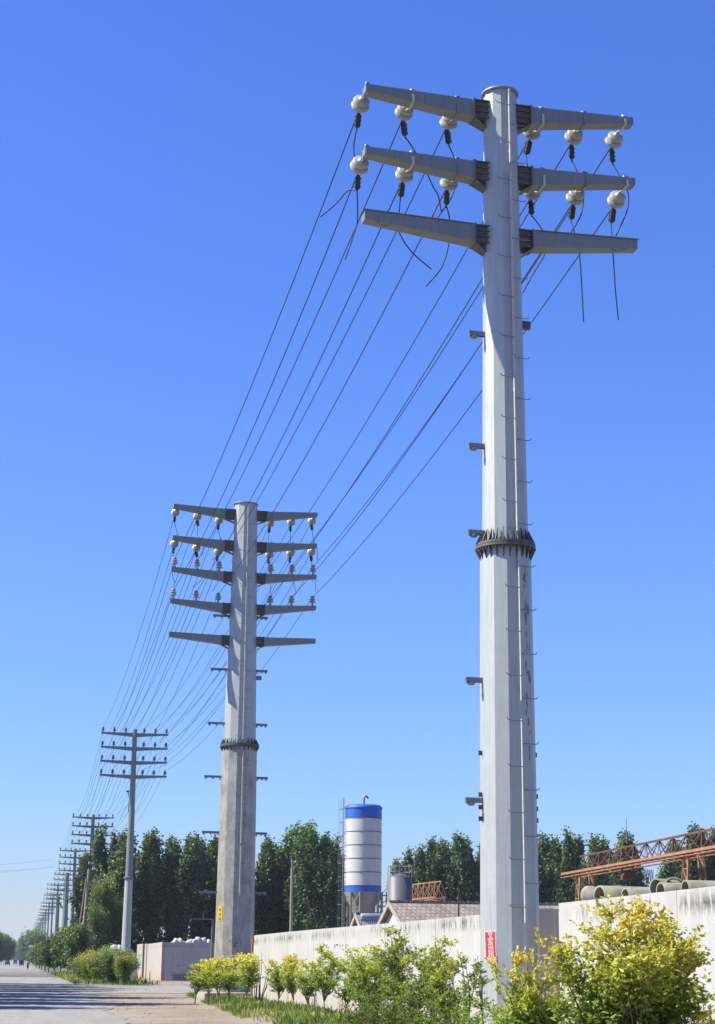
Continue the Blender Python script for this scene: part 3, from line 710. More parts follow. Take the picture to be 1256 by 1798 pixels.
m.build('graffiti', 'black_paint', wA)

# low concrete wall by the third pole
lw = thing('low_wall', 'low concrete wall corner by the third pole, sunlit stained face and grey shaded face', 'wall', (12.25, 161.5, 0))
for a_, b_, h in ((0, 19.5, 3.36), (20.6, 23.2, 3.42), (26.4, 36, 3.46)):
    MB().hexa([(0, a_, -.05), (.3, a_, -.05), (.3, b_, -.05), (0, b_, -.05), (0, a_, h), (.3, a_, h), (.3, b_, h), (0, b_, h)]).build('side_panel', 'low_wall', lw)
MB().box((4.9, .15, 1.66), (9.2, .3, 3.36)).build('front_panel', 'low_wall_grey', lw)
MB().box((.9, 22, 1.5), (.1, 8, 3.0)).build('inner_board', 'brown_board', lw)
m = MB(); rnd = random.Random(2)
for row in range(5):
    for i in range(7):
        if rnd.random() < .7: m.box((.95+i*.28+rnd.uniform(-.05, .05), -.004, 1.35-row*.22), (rnd.uniform(.12, .3), .006, rnd.uniform(.03, .09)))
m.box((1.9, -.002, .35), (1.7, .004, .5)); m.build('graffiti', 'grey_paint', lw)

# white boulders heaped behind it
def boulder(r, seed):
    g = np.random.default_rng(seed); m = MB(); n = 10; ph = g.random(6)*6; V = []
    for j in range(1, 7):
        th = math.pi*j/7
        for i in range(n):
            a_ = 2*math.pi*i/n; k = 1+.18*math.sin(2*a_+ph[0]+th)+.14*math.sin(3*th+ph[1]+a_)+.08*math.sin(5*a_+ph[2]); V.append((r*k*math.sin(th)*math.cos(a_), r*k*math.sin(th)*math.sin(a_), r*.75*k*math.cos(th)))
    V += [(0, 0, r*.75), (0, 0, -r*.75)]
    m.add(V, [(j*n+i, j*n+(i+1) % n, (j+1)*n+(i+1) % n, (j+1)*n+i) for j in range(5) for i in range(n)][::1]+[(60, (i+1) % n, i) for i in range(n)]+[(61, 50+i, 50+(i+1) % n) for i in range(n)], True)
    return m.mesh('boulder', 'white_rock')
def rubble(name, label, pts, Y, baseR):
    m = MB(); c = atY(sum(p[0] for p in pts)/len(pts), 1690, Y); w_ = (XatY(pts[-1][0], 1690, Y)-XatY(pts[0][0], 1690, Y))/2+.8
    top = min(atY(*p[:2], Y).z for p in pts)-.12
    m.lathe([(w_*1.25, -.05), (w_*1.1, top*.5), (w_, top), (.3, top+.15)], (0, 0, 0), n=20); o = m.build(name, 'white_rock', None, (c.x, Y, 0)); o.scale.y = .5; tag(o, label+' mound of pale rubble', 'rubble')
    for i, (x, y, r) in enumerate(pts):
        b = put('boulder', boulder(r, i+int(Y)), None, atY(x, y, Y)); b.rotation_euler = (i*.7, i*1.1, i*2.3)
        tag(b, 'pale boulder, %s from the left on top of the mound %s' % (['first', 'second', 'third', 'fourth', 'fifth', 'sixth', 'seventh', 'eighth', 'ninth'][i], label), 'boulder', 'pale boulders on the mounds')
rubble('rubble_mound', 'behind the low concrete wall', [(303, 1659, .34), (309, 1655, .40), (316, 1656, .42), (324, 1659, .36), (333, 1656, .42), (343, 1655, .45), (350, 1652, .40), (359, 1656, .45), (366, 1655, .38)], 172, 3)
rubble('rubble_mound', 'behind the third pole', [(196, 1670, .40), (203, 1667, .45), (210, 1668, .42), (217, 1668, .45), (223, 1671, .4)], 176, 3)

# ------------------------------------------------------------------ silo, tank, houses, cranes
def silo():
    Y = 143; c = atY(637, 1600, Y); k = Y/F*1.03; r = 31.5*k
    z = lambda y: atY(637, y, Y).z
    s = thing('cement_silo', 'tall white cement silo with blue top and bottom bands on lattice legs', 'silo', (c.x, Y, 0))
    zt, z1, z2, z3 = z(1418), z(1438), z(1556), z(1567)
    MB().lathe([(r*1.0, zt), (r, z1+.03)], n=48, caps=False).lathe([(r*1.03, zt-.12), (r*1.03, zt), (r*.9, zt+.18), (.1, zt+.3)], n=48).build('top_band', 'silo_blue', s)
    MB().lathe([(r, z2), (r, z1+.03)], n=48, caps=False).build('shell', 'silo_white', s)
    MB().lathe([(r, z3), (r, z2)], n=48, caps=False).build('bottom_band', 'silo_blue', s)
    MB().lathe([(.25, z3-3.0), (r*.62, z3-1.35), (r*.9, z3-.45), (r*.995, z3)], n=40).build('cone', 'slab_concrete', s)
    m = MB()
    for i in range(6):
        zz = z1+(z2-z1)*i/5; m.lathe([(r*.99, zz-.03), (r*1.014, zz-.03), (r*1.014, zz+.03), (r*.99, zz+.03)], n=48, smooth=False)
    m.build('hoop', 'tank_grey', s)
    for a_ in range(4):
        an = R_(45+90*a_+12); p = Vector((math.cos(an), math.sin(an), 0))*r*.98; m = MB()
        q = Vector((-p.y, p.x, 0)).normalized()*.42
        for sg in (-1, 1): m.bar(p+q*sg, p+q*sg+Vector((0, 0, z3)), .16)
        n = 6
        for i in range(n):
            zz = z3*i/n; m.bar(p-q+Vector((0, 0, zz)), p+q+Vector((0, 0, zz+z3/n)), .07); m.bar(p-q+Vector((0, 0, zz)), p+q+Vector((0, 0, zz)), .07)
        m.build('leg', 'slab_concrete', s)
    m = MB()
    for dy in (-.22, .22): m.tube([(-r-.16, dy, .3), (-r-.16, dy, zt+.7)], .025, 5)
    zz = .6
    while zz < zt+.8: m.tube([(-r-.16, -.22, zz), (-r-.16, .22, zz)], .018, 4); zz += .35
    zz = 3
    while zz < zt+.6:
        m.tube([(-r-.16+.0, .3, zz), (-r-.42, .34, zz), (-r-.55, 0, zz), (-r-.42, -.34, zz), (-r-.16, -.3, zz)], .018, 4); zz += 1.1
    for dy in (-.34, 0, .34): m.tube([(-r-.42-(.13 if dy == 0 else 0), dy, 3), (-r-.42-(.13 if dy == 0 else 0), dy, zt+.6)], .010, 4)
    for zz in range(2, int(zt), 2): m.bar((-r-.16, 0, zz), (-r*.98, 0, zz), .05)
    m.build('ladder', 'galvanised_arm', s)
    m = MB(); m.tube(smooth_pts([Vector(v) for v in ((.05, 0, zt+.2), (.05, 0, zt+.75), (.22, 0, zt+.95), (.4, 0, zt+.75))]), .07, 8); m.build('vent_pipe', 'tank_grey', s)
silo()
def tank():
    Y = 150; c = atY(702, 1600, Y); r = 21.5*Y/F*1.02; zt = atY(702, 1541, Y).z
    s = thing('storage_tank', 'squat rusty grey cylindrical tank with a railing behind the tiled house', 'tank', (c.x, Y, 0))
    MB().lathe([(r, 0), (r, zt), (r*.2, zt+.35)], n=40).build('shell', 'tank_grey', s)
    m = MB()
    for i in range(14):
        an = 2*math.pi*i/14; p = Vector((math.cos(an), math.sin(an), 0))*r*.97; m.bar(p+Vector((0, 0, zt)), p+Vector((0, 0, zt+1.0)), .035)
        an2 = 2*math.pi*(i+1)/14; p2 = Vector((math.cos(an2), math.sin(an2), 0))*r*.97
        for h in (.5, 1.0): m.bar(p+Vector((0, 0, zt+h)), p2+Vector((0, 0, zt+h)), .03)
    m.build('railing', 'galvanised', s)
tank()
def house(label, x0, x1, y0, y1, ze, zr, walls='gable_white', over=.25):
    h = thing('brick_house', label, 'house', (x0, (y0+y1)/2, 0), 0, 'tiled houses behind the wall'); L = x1-x0; W = (y1-y0)/2
    m = MB(); P = [(0, -W, 0), (0, W, 0), (0, W, ze), (0, 0, zr-.08), (0, -W, ze)]; Q = [(L, y, z) for _, y, z in P]
    m.add(P+Q, [(0, 4, 3, 2, 1)[::-1][::-1], (5, 6, 7, 8, 9), (0, 5, 9, 4), (1, 2, 7, 6)]); m.build('wall', walls, h)
    m = MB(); s = (zr-ze)/W
    for sg in (-1, 1):
        e_ = W+over; p = [(-over, 0, zr), (L+over, 0, zr), (L+over, sg*e_, zr-s*e_), (-over, sg*e_, zr-s*e_)]; q = [(a, b, c+.12) for a, b, c in p]
        m.hexa(p+q if sg < 0 else p[::-1]+q[::-1])
    m.build('roof', 'roof_tile', h)
    m = MB()
    nb = int(L/.4)
    m.box((L/2, 0, zr+.15), (L+2*over, .22, .10)); 
    for i in range(nb): m.box((i*.4+.2, 0, zr+.205), (.16, .18, .05))
    m.build('ridge', 'roof_tile', h)
    for xx, sx in ((-over, -1),):
        m = MB()
        for sg in (-1, 1): m.bar((xx-.02, 0, zr+.05), (xx-.02, sg*(W+over), zr+.05-s*(W+over)), .05, .22)
        m.build('verge_board', 'slab_concrete', h)
    return h
Yh = 85; A = atY(692, 1584, Yh)
h = house('long low house with brown tiled roof and white gable behind the white wall', A.x, XatY(1075, 1580, Yh)+1, Yh-3.3, Yh+3.3, A.z-1.35, A.z-.12)
for dx in (1.6, 3.4): MB().box((dx, -1.2, A.z-.62), (.5, .3, .16), Matrix.Rotation(R_(28), 3, 'X')).build('loose_tile', 'brown_board', h)
MB().bar((-.02, .1, A.z-1.1), (-.02, .1, A.z-1.5), .06).bar((-.03, .1, A.z-1.5), (-.03, .3, A.z-1.55), .06).build('gable_hook', 'black_paint', h)
A2 = atY(632, 1605, 100); h2 = house('small house with tiled roof and earth-coloured gable under the silo', A2.x, A2.x+4.2, 97.4, 102.6, A2.z-1.4, A2.z-.1, 'tan_board')
s = thing('water_heater', 'pale solar water heater tank on the small house roof', 'water heater', atY(633, 1612, 96.5)+Vector((0, 0, -.15)))
MB().lathe([(.05, 0), (.2, .03), (.22, .1), (.22, 1.1), (.2, 1.17), (.05, 1.2)], (0, 0, .2), (1, 0, 0), 16).build('cylinder', 'solar_blue', s)
m = MB(); [m.bar((.1+i*.11, 0, .1), (.1+i*.11, -.75, -.75), .06) for i in range(10)]; m.bar((.05, 0, .05), (.05, 0, -1.0), .05); m.bar((1.15, 0, .05), (1.15, 0, -1.0), .05); m.build('rack', 'solar_blue', s)
ch = thing('chimney_pipe', 'thin rusty chimney pipe in front of the silo', 'chimney', (A2.x+1.45, 97.3, 0)); MB().tube([(0, 0, 0), (0, 0, A2.z+.35)], .06, 8).lathe([(.12, A2.z+.38), (.02, A2.z+.5)], n=8).build('pipe', 'dark_rust', ch)
ch = thing('slender_mast', 'slender dark mast in front of the long tiled roof', 'mast', (XatY(805, 1600, 78), 78, 0))
MB().tube([(0, 0, 0), (.01, 0, 4.5), (.06, 0, atY(805, 1560, 78).z)], [.05, .04, .025], 6).build('pole', 'dark_pole', ch)

def gantry(name, label, p0, p1, th, legs, mat='rust', topmat='dark_rust', cut=0, wd=.9, n=14):
    """trussed crane girder from p0 to p1 (bottom chord), legs = fractions along it"""
    p0 = Vector(p0); p1 = Vector(p1); g = thing(name, label, 'gantry crane', (p0.x, p0.y, 0)); O = Vector((p0.x, p0.y, 0))
    d = (p1-p0).normalized(); s = d.cross(Vector((0, 0, 1))).normalized()*wd/2; L = (p1-p0).length
    a = p0-O; b = p1-O; m = MB()
    for sg in (-1, 1): m.bar(a+s*sg, b+s*sg, .15, .13); m.bar(a+s*sg+Vector((0, 0, -.22)), b+s*sg+Vector((0, 0, -.18)), .22, .04)
    for i in range(n*2+1):
        q = a+(b-a)*i/(n*2); m.bar(q-s*1.0, q+s*1.0, .045); 
        if i < n*2: m.bar(q-s, a+(b-a)*(i+1)/(n*2)+s, .03)
    m.build('girder', mat, g)
    m = MB(); up = Vector((0, 0, th)); t0 = cut/L
    ta = a+(b-a)*t0+up
    m.bar(ta, b+up, .10)
    for i in range(n+1):
        q = a+(b-a)*i/n
        if i/n >= t0-.001:
            for sg in (-1, 1): m.bar(q+s*sg, q+up, .045)
        if i < n:
            q1 = a+(b-a)*(i+.5)/n; q2 = a+(b-a)*(i+1)/n
            if i/n >= t0-.001:
                for sg in (-1, 1): m.bar(q+up, q1+s*sg, .04); m.bar(q1+s*sg, q2+up, .04)
    m.build('truss', topmat, g)
    for f_ in legs:
        q = a+(b-a)*f_; m = MB(); pr = None
        for sg in (-1, 1):
            for e_ in (-.35, .35):
                m.bar(q+s*sg*.8+d*e_, Vector((q.x, q.y, 0))+s*sg*2.0+d*e_*1.4, .10)
            k = 9
            for i in range(k):
                u0 = i/k; u1 = (i+1)/k; f0 = lambda u, e_: (q+s*sg*.8+d*e_).lerp(Vector((q.x, q.y, 0))+s*sg*2.0+d*e_*1.4, u)
                m.bar(f0(u0, -.35), f0(u1, .35), .045); m.bar(f0(u1, -.35), f0(u1, .35), .045)
        for i in range(1, 5):
            u = i/5; m.bar((q+s*.8).lerp(Vector((q.x, q.y, 0))+s*2, u), (q-s*.8).lerp(Vector((q.x, q.y, 0))-s*2, u), .05)
        m.build('leg', mat, g)
    return g, d, s
pa = atY(1000, 1535, 104); pb = atY(1290, 1484, 70); pb = atY(1290, 1484, 70*(pa.z-EYE)/(pb.z-EYE))
g, d, s_ = gantry('gantry_crane', 'rusty orange truss gantry crane above the wall at the right', pa, (pb.x, pb.y, pa.z), .92, [.12, .80], n=13, cut=2.5)
O = Vector((pa.x, pa.y, 0)); q = (pa-O).lerp(Vector((pb.x, pb.y, pa.z))-O, .42)
m = MB(); m.box(q+Vector((0, 0, -.5)), (.6, .5, .25)).bar(q+Vector((-.2, 0, -.1)), q+Vector((-.4, 0, -.5)), .08).bar(q+Vector((.2, 0, -.1)), q+Vector((.4, 0, -.5)), .08).lathe([(.17, -.35), (.17, .35)], q+Vector((0, 0, -.68)), (1, 0, 0), 12); m.build('hoist', 'dark_rust', g)
m = MB(); m.tube([q+Vector((-.1, 0, -.8)), q+Vector((-.1, 0, -3.6))], .02, 4).tube([q+Vector((.1, 0, -.8)), q+Vector((.1, 0, -3.6))], .02, 4).box(q+Vector((0, 0, -3.7)), (.3, .2, .4))
m.tube([q+Vector((0, 0, 1.1)), q+Vector((0, 0, 2.5))], .02, 4)
for i in range(5): m.tube(smooth_pts([q+Vector((.9+i*.12, 0, -.25)), q+Vector((.93+i*.12, 0, -.9-.1*(i % 2))), q+Vector((.98+i*.12, 0, -.3))]), .018, 4)
m.build('hoist_cable', 'far_steel', g)
p_a = atY(722, 1582, 160); p_b = atY(775, 1574, 150)
gantry('gantry_crane', 'distant rusty gantry crane girder behind the tank and tiled roof', (p_a.x-1, 161, p_a.z), (p_b.x, 150, p_a.z), 1.35, [.5], topmat='rust', n=8)
p_a = atY(665, 1585, 158); t = thing('scaffold', 'rusty red scaffold frame between the silo and the grey tank', 'scaffold', (p_a.x, 158, 0)); m = MB()
for i in range(4): m.bar((i*.35, 0, 0), (i*.35, 0, atY(665, 1566, 158).z), .09)
for z in range(1, 9): m.bar((-.1, 0, z*.95), (1.2, 0, z*.95+.1), .10); m.bar((0, 0, z*.95), (1.05, 0, z*.95+.9), .06)
m.build('frame', 'dark_rust', t)
# second crane end, far right edge
p_a = atY(1252, 1512, 84)

# culvert pipes stacked behind the wall
def pipe_obj(label, px, py, Y, r, L, rz, mat='pipe_concrete'):
    r *= .66; c = atY(px, py+3, Y); m = MB(); n = 28; pr = [(r*.86, 0), (r, 0), (r, L*.88), (r*1.12, L*.9), (r*1.12, L), (r*.9, L), (r*.86, L*.95)]
    m.lathe(pr+[(r*.86, 0)], (-L/2, 0, 0), (1, 0, 0), n, caps=False); o = m.build('culvert_pipe', mat, None, c, rz); tag(o, label, 'concrete pipe', 'concrete pipes stacked behind the wall'); return c
pf = thing('pipe_platform', 'low concrete platform carrying the pipes behind the wall', 'platform', (17, 46, 0))
pls = [('first grey concrete pipe from the left, lying behind the wall under the crane', 1063, 1569, 52, .42, 1.7, 1.9), ('second concrete pipe from the left, seen from its open end', 1083, 1567, 50, .30, 1.0, .4),
       ('long pale concrete pipe lying below the crane trolley', 1112, 1573, 47, .45, 2.2, .25), ('pale concrete pipe in the middle of the stack', 1150, 1573, 46, .36, 1.8, .15), ('dark upright-tilted pipe on top of the stack', 1172, 1557, 45.5, .38, .9, .5),
       ('dark pipe lying in front of the tilted one', 1183, 1556, 45, .40, .6, 1.2), ('long pale pipe towards the right edge of the photo', 1218, 1563, 44, .33, 2.0, .2), ('last pale concrete pipe at the right edge', 1250, 1560, 43, .36, 1.5, .1)]
zmin = 9
for p in pls:
    c = pipe_obj(*p); zmin = min(zmin, c.z-p[4]*.66)
m = MB(); m.box((2.2, 1, zmin/2-.03), (9, 11, zmin-.06)); m.box((2.2, 1, zmin-.03), (9.3, 11.3, .05)); m.build('slab', 'slab_concrete', pf)

# slim poles
def slim(name, label, px, py, Y, r0, r1, mat, lean=0.0, cap=True, cat='utility pole'):
    c = atY(px, 1690, Y); zt = atY(px, py, Y).z; o = thing(name, label, cat, (c.x, Y, 0)); MB().tube([(0, 0, 0), (lean, 0, zt)], [r0, r1], 10).build('shaft', mat, o); return o, zt
o, zt = slim('utility_pole', 'slender grey concrete pole standing against the poplars between second pole and silo', 510, 1508, 100, .10, .075, 'pole_concrete')
MB().box((0, 0, zt-.35), (.5, .05, .05)).box((-.2, 0, zt-.2), (.05, .05, .25)).lathe([(.05, zt-.1), (.07, zt), (.02, zt+.3)], (-.02, 0, 0), n=8).build('top_bracket', 'dark_pole', o)
o, zt = slim('utility_pole', 'pale concrete pole with a short crossbar left of the third pole', 141, 1512, 205, .24, .15, 'pole_concrete', lean=.55)
MB().box((.5, 0, zt-1.9), (3.4, .12, .10)).box((.55, -.2, zt-.6), (.5, .1, .5)).build('crossbar', 'dark_pole', o)
MB().tube([(-.7, 2, 0), (.3, 1.2, zt*.86)], [.12, .10], 8).build('prop', 'pole_wood', o)
o, zt = slim('utility_pole', 'dark wooden pole with a diagonal brace between the sixth and eighth steel poles', 98, 1574, 445, .32, .22, 'dark_pole')
MB().bar((.2, -.3, zt-1.5), (2.6, -.3, zt-5.6), .35).bar((-.2, 0, 5.5), (.35, 0, 9.5), .3).build('brace', 'dark_pole', o)
o, zt = slim('goal_frame', 'thin grey post with a horizontal bar beside the second pole', 371, 1614, 140, .06, .05, 'far_steel', cat='frame')
MB().box((-.85, 0, zt), (1.75, .07, .07)).box((-.72, 0, zt+.22), (.05, .05, .4)).box((-1.7, 0, zt-.12), (.05, .05, .25)).box((.1, 0, zt/2), (.07, .07, zt)).build('bar', 'far_steel', o)
pl = thing('pole_plinth', 'low concrete plinth at the foot of the second pole behind the saplings', 'plinth', (8.7, 75.4, 0)); MB().box((0, 0, .12), (2.6, 3.4, .5)).box((0, -.0, .385), (2.5, 3.3, .03)).build('block', 'slab_concrete', pl)

# ------------------------------------------------------------------ vegetation
def limb_pts(p, d, L, n, wob, up, rr):
    pts = [p.copy()]; d = d.normalized()
    for i in range(n):
        d = (d+Vector((rr.gauss(0, wob), rr.gauss(0, wob), rr.gauss(0, wob)+up))).normalized(); pts.append(pts[-1]+d*L/n)
    return pts, d
def poplar(seed, H, W, nl=6500, ls=.30, mat='leaf_poplar', trunk='bark', base=.10, name='trunk', wfun=None):
    rr = random.Random(seed); g = np.random.default_rng(seed); m = MB()
    tp, _ = limb_pts(Vector((0, 0, 0)), Vector((0, 0, 1)), H*.97, 8, .02, .2, rr); m.tube(tp, [H*.013*(1-.85*i/8) for i in range(9)], 7)
    clumps = []
    nb = 70
    for i in range(nb):
        u = base+(.97-base)*(i/nb)**.9; z = u*H; k = u*8; p = tp[min(7, int(k))].lerp(tp[min(8, int(k)+1)], k-int(k))
        a = i*2.4+rr.uniform(-.4, .4); ww = (1.25 if H > 15 else 1)*(wfun(u) if wfun else (1.0 if u < .4 else max(.10, 1-(u-.4)*1.5)) * (.75 if u < .2 else 1))*W*rr.uniform(.5, 1.25)
        L = ww*1.5; pts, _ = limb_pts(p, Vector((math.cos(a), math.sin(a), rr.uniform(1.2, 2.4) if H > 15 else rr.uniform(.7, 1.3))), L, 4, .1, .12, rr)
        m.tube(pts, [H*.0035, H*.003, H*.002, H*.0015, H*.0006], 4)
        if mat == 'leaf_poplar' and H > 15 and u < .42 and rr.random() < .45: continue
        for j in range(3): clumps.append((pts[2+j if j < 3 else 4], .20+.18*rr.random(), rr.random()))
        for _ in range(2): q = pts[rr.choice((2, 3, 4))]; clumps.append((q+Vector((rr.gauss(0, .35), rr.gauss(0, .35), rr.gauss(0, .5))), .18+.2*rr.random(), rr.random()))
    ci = g.integers(0, len(clumps), nl); cc = np.array([c[0][:] for c in clumps]); cr = np.array([c[1] for c in clumps])*W/1.9; ct = np.array([c[2] for c in clumps])
    P = cc[ci]+g.normal(size=(nl, 3))*cr[ci][:, None]*(np.array([.62, .62, 1.7]) if H > 15 else np.array([.8, .8, 1.2]))
    P[:, 2] = np.maximum(P[:, 2], .4)
    D = g.normal(size=(nl, 3)); t = .34*ct[ci]+.26*g.random(nl)+.46*(P[:, 2]/H)**1.5  # tint rises with height: lit tops and dark lower crown put into colour
    L = ls*(.6+.8*g.random(nl))
    tr = m.mesh('trunk', trunk); cr_o = leaves('crown', mat, P, D, L, L*.85, t, None, g); me = cr_o.data; bpy.data.objects.remove(cr_o); return tr, me
def plant(meshes, name, label, cat, loc, rz, sc_, group):
    t = thing(name, label, cat, loc, rz, group); put('trunk', meshes[0], t); put('crown', meshes[1], t)
    t.scale = sc_ if isinstance(sc_, tuple) else (sc_,)*3; return t
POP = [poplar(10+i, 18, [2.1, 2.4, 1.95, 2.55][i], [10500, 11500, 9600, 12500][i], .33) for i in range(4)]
rnd = random.Random(77)
tops = [(174, 1454), (190, 1468), (205, 1462), (222, 1475), (252, 1463), (268, 1492), (302, 1474), (322, 1468), (347, 1476), (368, 1470), (388, 1500), (462, 1472), (482, 1486), (510, 1452), (526, 1482), (547, 1450), (573, 1466), (592, 1474), (606, 1500),
        (700, 1512), (720, 1496), (742, 1488), (762, 1474), (786, 1480), (812, 1468), (826, 1474), (846, 1480), (952, 1470), (975, 1472), (998, 1462), (1022, 1472), (1046, 1470), (1072, 1474), (1096, 1466), (1114, 1492),
        (1130, 1545), (1176, 1520), (1200, 1480), (1222, 1455), (1246, 1466), (1264, 1462)]
nth = lambda i: ['first', 'second', 'third', 'fourth', 'fifth', 'sixth', 'seventh', 'eighth', 'ninth', 'tenth', 'eleventh', 'twelfth', 'thirteenth', 'fourteenth', 'fifteenth', 'sixteenth', 'seventeenth', 'eighteenth', 'nineteenth', 'twentieth'][i]
cnt = [0, 0, 0]
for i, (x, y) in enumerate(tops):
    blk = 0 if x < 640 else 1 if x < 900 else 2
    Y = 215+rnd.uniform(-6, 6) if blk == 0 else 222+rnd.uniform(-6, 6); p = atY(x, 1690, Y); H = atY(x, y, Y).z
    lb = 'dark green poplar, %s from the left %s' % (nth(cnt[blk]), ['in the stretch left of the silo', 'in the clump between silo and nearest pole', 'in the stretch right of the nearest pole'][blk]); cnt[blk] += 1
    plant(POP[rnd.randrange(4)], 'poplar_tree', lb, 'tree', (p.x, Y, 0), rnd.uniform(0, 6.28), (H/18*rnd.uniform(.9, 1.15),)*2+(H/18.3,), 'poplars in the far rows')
cn = 0
for i in range(17):   # second rank behind, lower, closing the base
    x = 150+i*29+rnd.uniform(-10, 10); Y = 240+rnd.uniform(-6, 6); p = atY(x, 1690, Y); H = rnd.uniform(10, 15.5)
    plant(POP[rnd.randrange(4)], 'poplar_tree', 'shorter poplar of the rear rank, %s from the left, left of the silo' % nth(cn), 'tree', (p.x, Y, 0), rnd.uniform(0, 6.28), (H/15, H/15, H/18), 'poplars in the far rows'); cn += 1
cn = 0
for x in (735, 800, 835, 955, 990, 1050, 1085, 1195, 1240):
    Y = 245+rnd.uniform(-6, 6); p = atY(x, 1690, Y); H = rnd.uniform(12.5, 15)
    plant(POP[rnd.randrange(4)], 'poplar_tree', 'shorter poplar of the rear rank, %s from the left, right of the silo' % nth(cn), 'tree', (p.x, Y, 0), rnd.uniform(0, 6.28), (H/14, H/14, H/18), 'poplars in the far rows'); cn += 1

# broad trees: by the fourth pole, along the road, off to the left (their shade lies on the road)
bw = lambda u: math.sin(math.pi*min(1, max(.05, u)))**.5
BROAD = [poplar(40+i, 10, 3.0, 9000, .30, 'leaf_hedge', 'bark', .12, wfun=bw) for i in range(2)]
BROADD = [poplar(50+i, 10, 2.6, 6000, .42, 'leaf_willow', 'bark', .18, wfun=bw) for i in range(2)]
DARKB = [poplar(56, 10, 3.2, 9000, .40, 'leaf_poplar', 'bark', .15, wfun=bw)]
for i, (x, y, Y, ws) in enumerate([(176, 1560, 205, .80), (194, 1550, 210, .95), (212, 1562, 216, .95), (168, 1604, 202, .55), (204, 1592, 206, .75)]):
    p = atY(x, 1690, Y); H = atY(x, y, Y).z; plant(BROAD[i % 2], 'leafy_tree', 'bright green leafy tree behind the third pole, %s of five' % nth(i), 'tree', (p.x, Y, 0), i*1.3, (ws*.75, ws*.75, H/10.4), 'leafy trees behind the third pole')
for i, (x, y, Y, ws) in enumerate([(134, 1632, 190, .52), (120, 1634, 200, .55), (107, 1646, 214, .55), (96, 1650, 230, .55), (86, 1655, 262, .6), (80, 1660, 300, .6), (74, 1662, 350, .7), (70, 1664, 410, .8), (64, 1666, 480, .8), (60, 1664, 570, .9)]):
    p = atY(x, 1690, Y); H = atY(x, y, Y).z; t = plant(BROADD[i % 2], 'roadside_tree', 'bushy willow-green roadside tree, %s along the right verge' % nth(i), 'tree', (p.x, Y, 0), i*1.7, (ws, ws, H/10.4), 'bushy trees along the right verge')
    if i > 3: put('painted_trunk', MB().lathe([(.22, 0), (.18, 3.2)], n=8).mesh('painted_trunk', 'whitewash'), t)
for i, (x, Y, h) in enumerate([(62, 720, 11), (57, 840, 13), (52, 950, 13), (48, 1080, 13), (44, 1250, 14), (38, 1500, 13), (33, 1650, 12), (28, 1700, 13), (24, 1800, 12)]):
    p = atY(x, 1690, Y); plant(DARKB[0], 'distant_tree', 'hazy distant tree, %s from the right where the road vanishes' % nth(i), 'tree', (p.x, Y, 0), i, (h/8, h/8, h/10), 'hazy trees at the end of the road')
for i, (x, Y, h) in enumerate([(-6, 620, 9), (2, 680, 9), (7, 760, 10), (12, 850, 10), (15, 950, 10), (-14, 560, 9)]):
    p = atY(x, 1690, Y); plant(DARKB[0], 'distant_tree', 'rounded distant tree, %s of the clump on the left side of the road' % nth(i), 'tree', (p.x, Y, 0), i*2, (h/9, h/9, h/10.2), 'distant trees left of the road')
for i, (X, Y, h) in enumerate([(-10, 66, 11), (-9.5, 73, 12.5), (-11, 79, 12), (-9.4, 86, 13), (-10.5, 93, 13), (-10, 101, 12), (-10.5, 108, 14), (-10, 116, 13), (-11, 124, 14), (-10, 132, 13), (-10, 192, 13), (-10.5, 204, 14), (-10, 217, 13), (-10, 232, 14), (-10, 250, 13), (-10, 272, 14), (-10, 300, 13), (-10, 335, 12), (-10, 380, 13)]):
    plant(DARKB[0] if i % 2 else BROAD[0], 'verge_tree', 'tree on the left verge, %s from the camera, casting its shade over the road' % nth(i), 'tree', (X, Y, 0), i*1.9, (h/13, h/13, h/10), 'trees on the left verge')

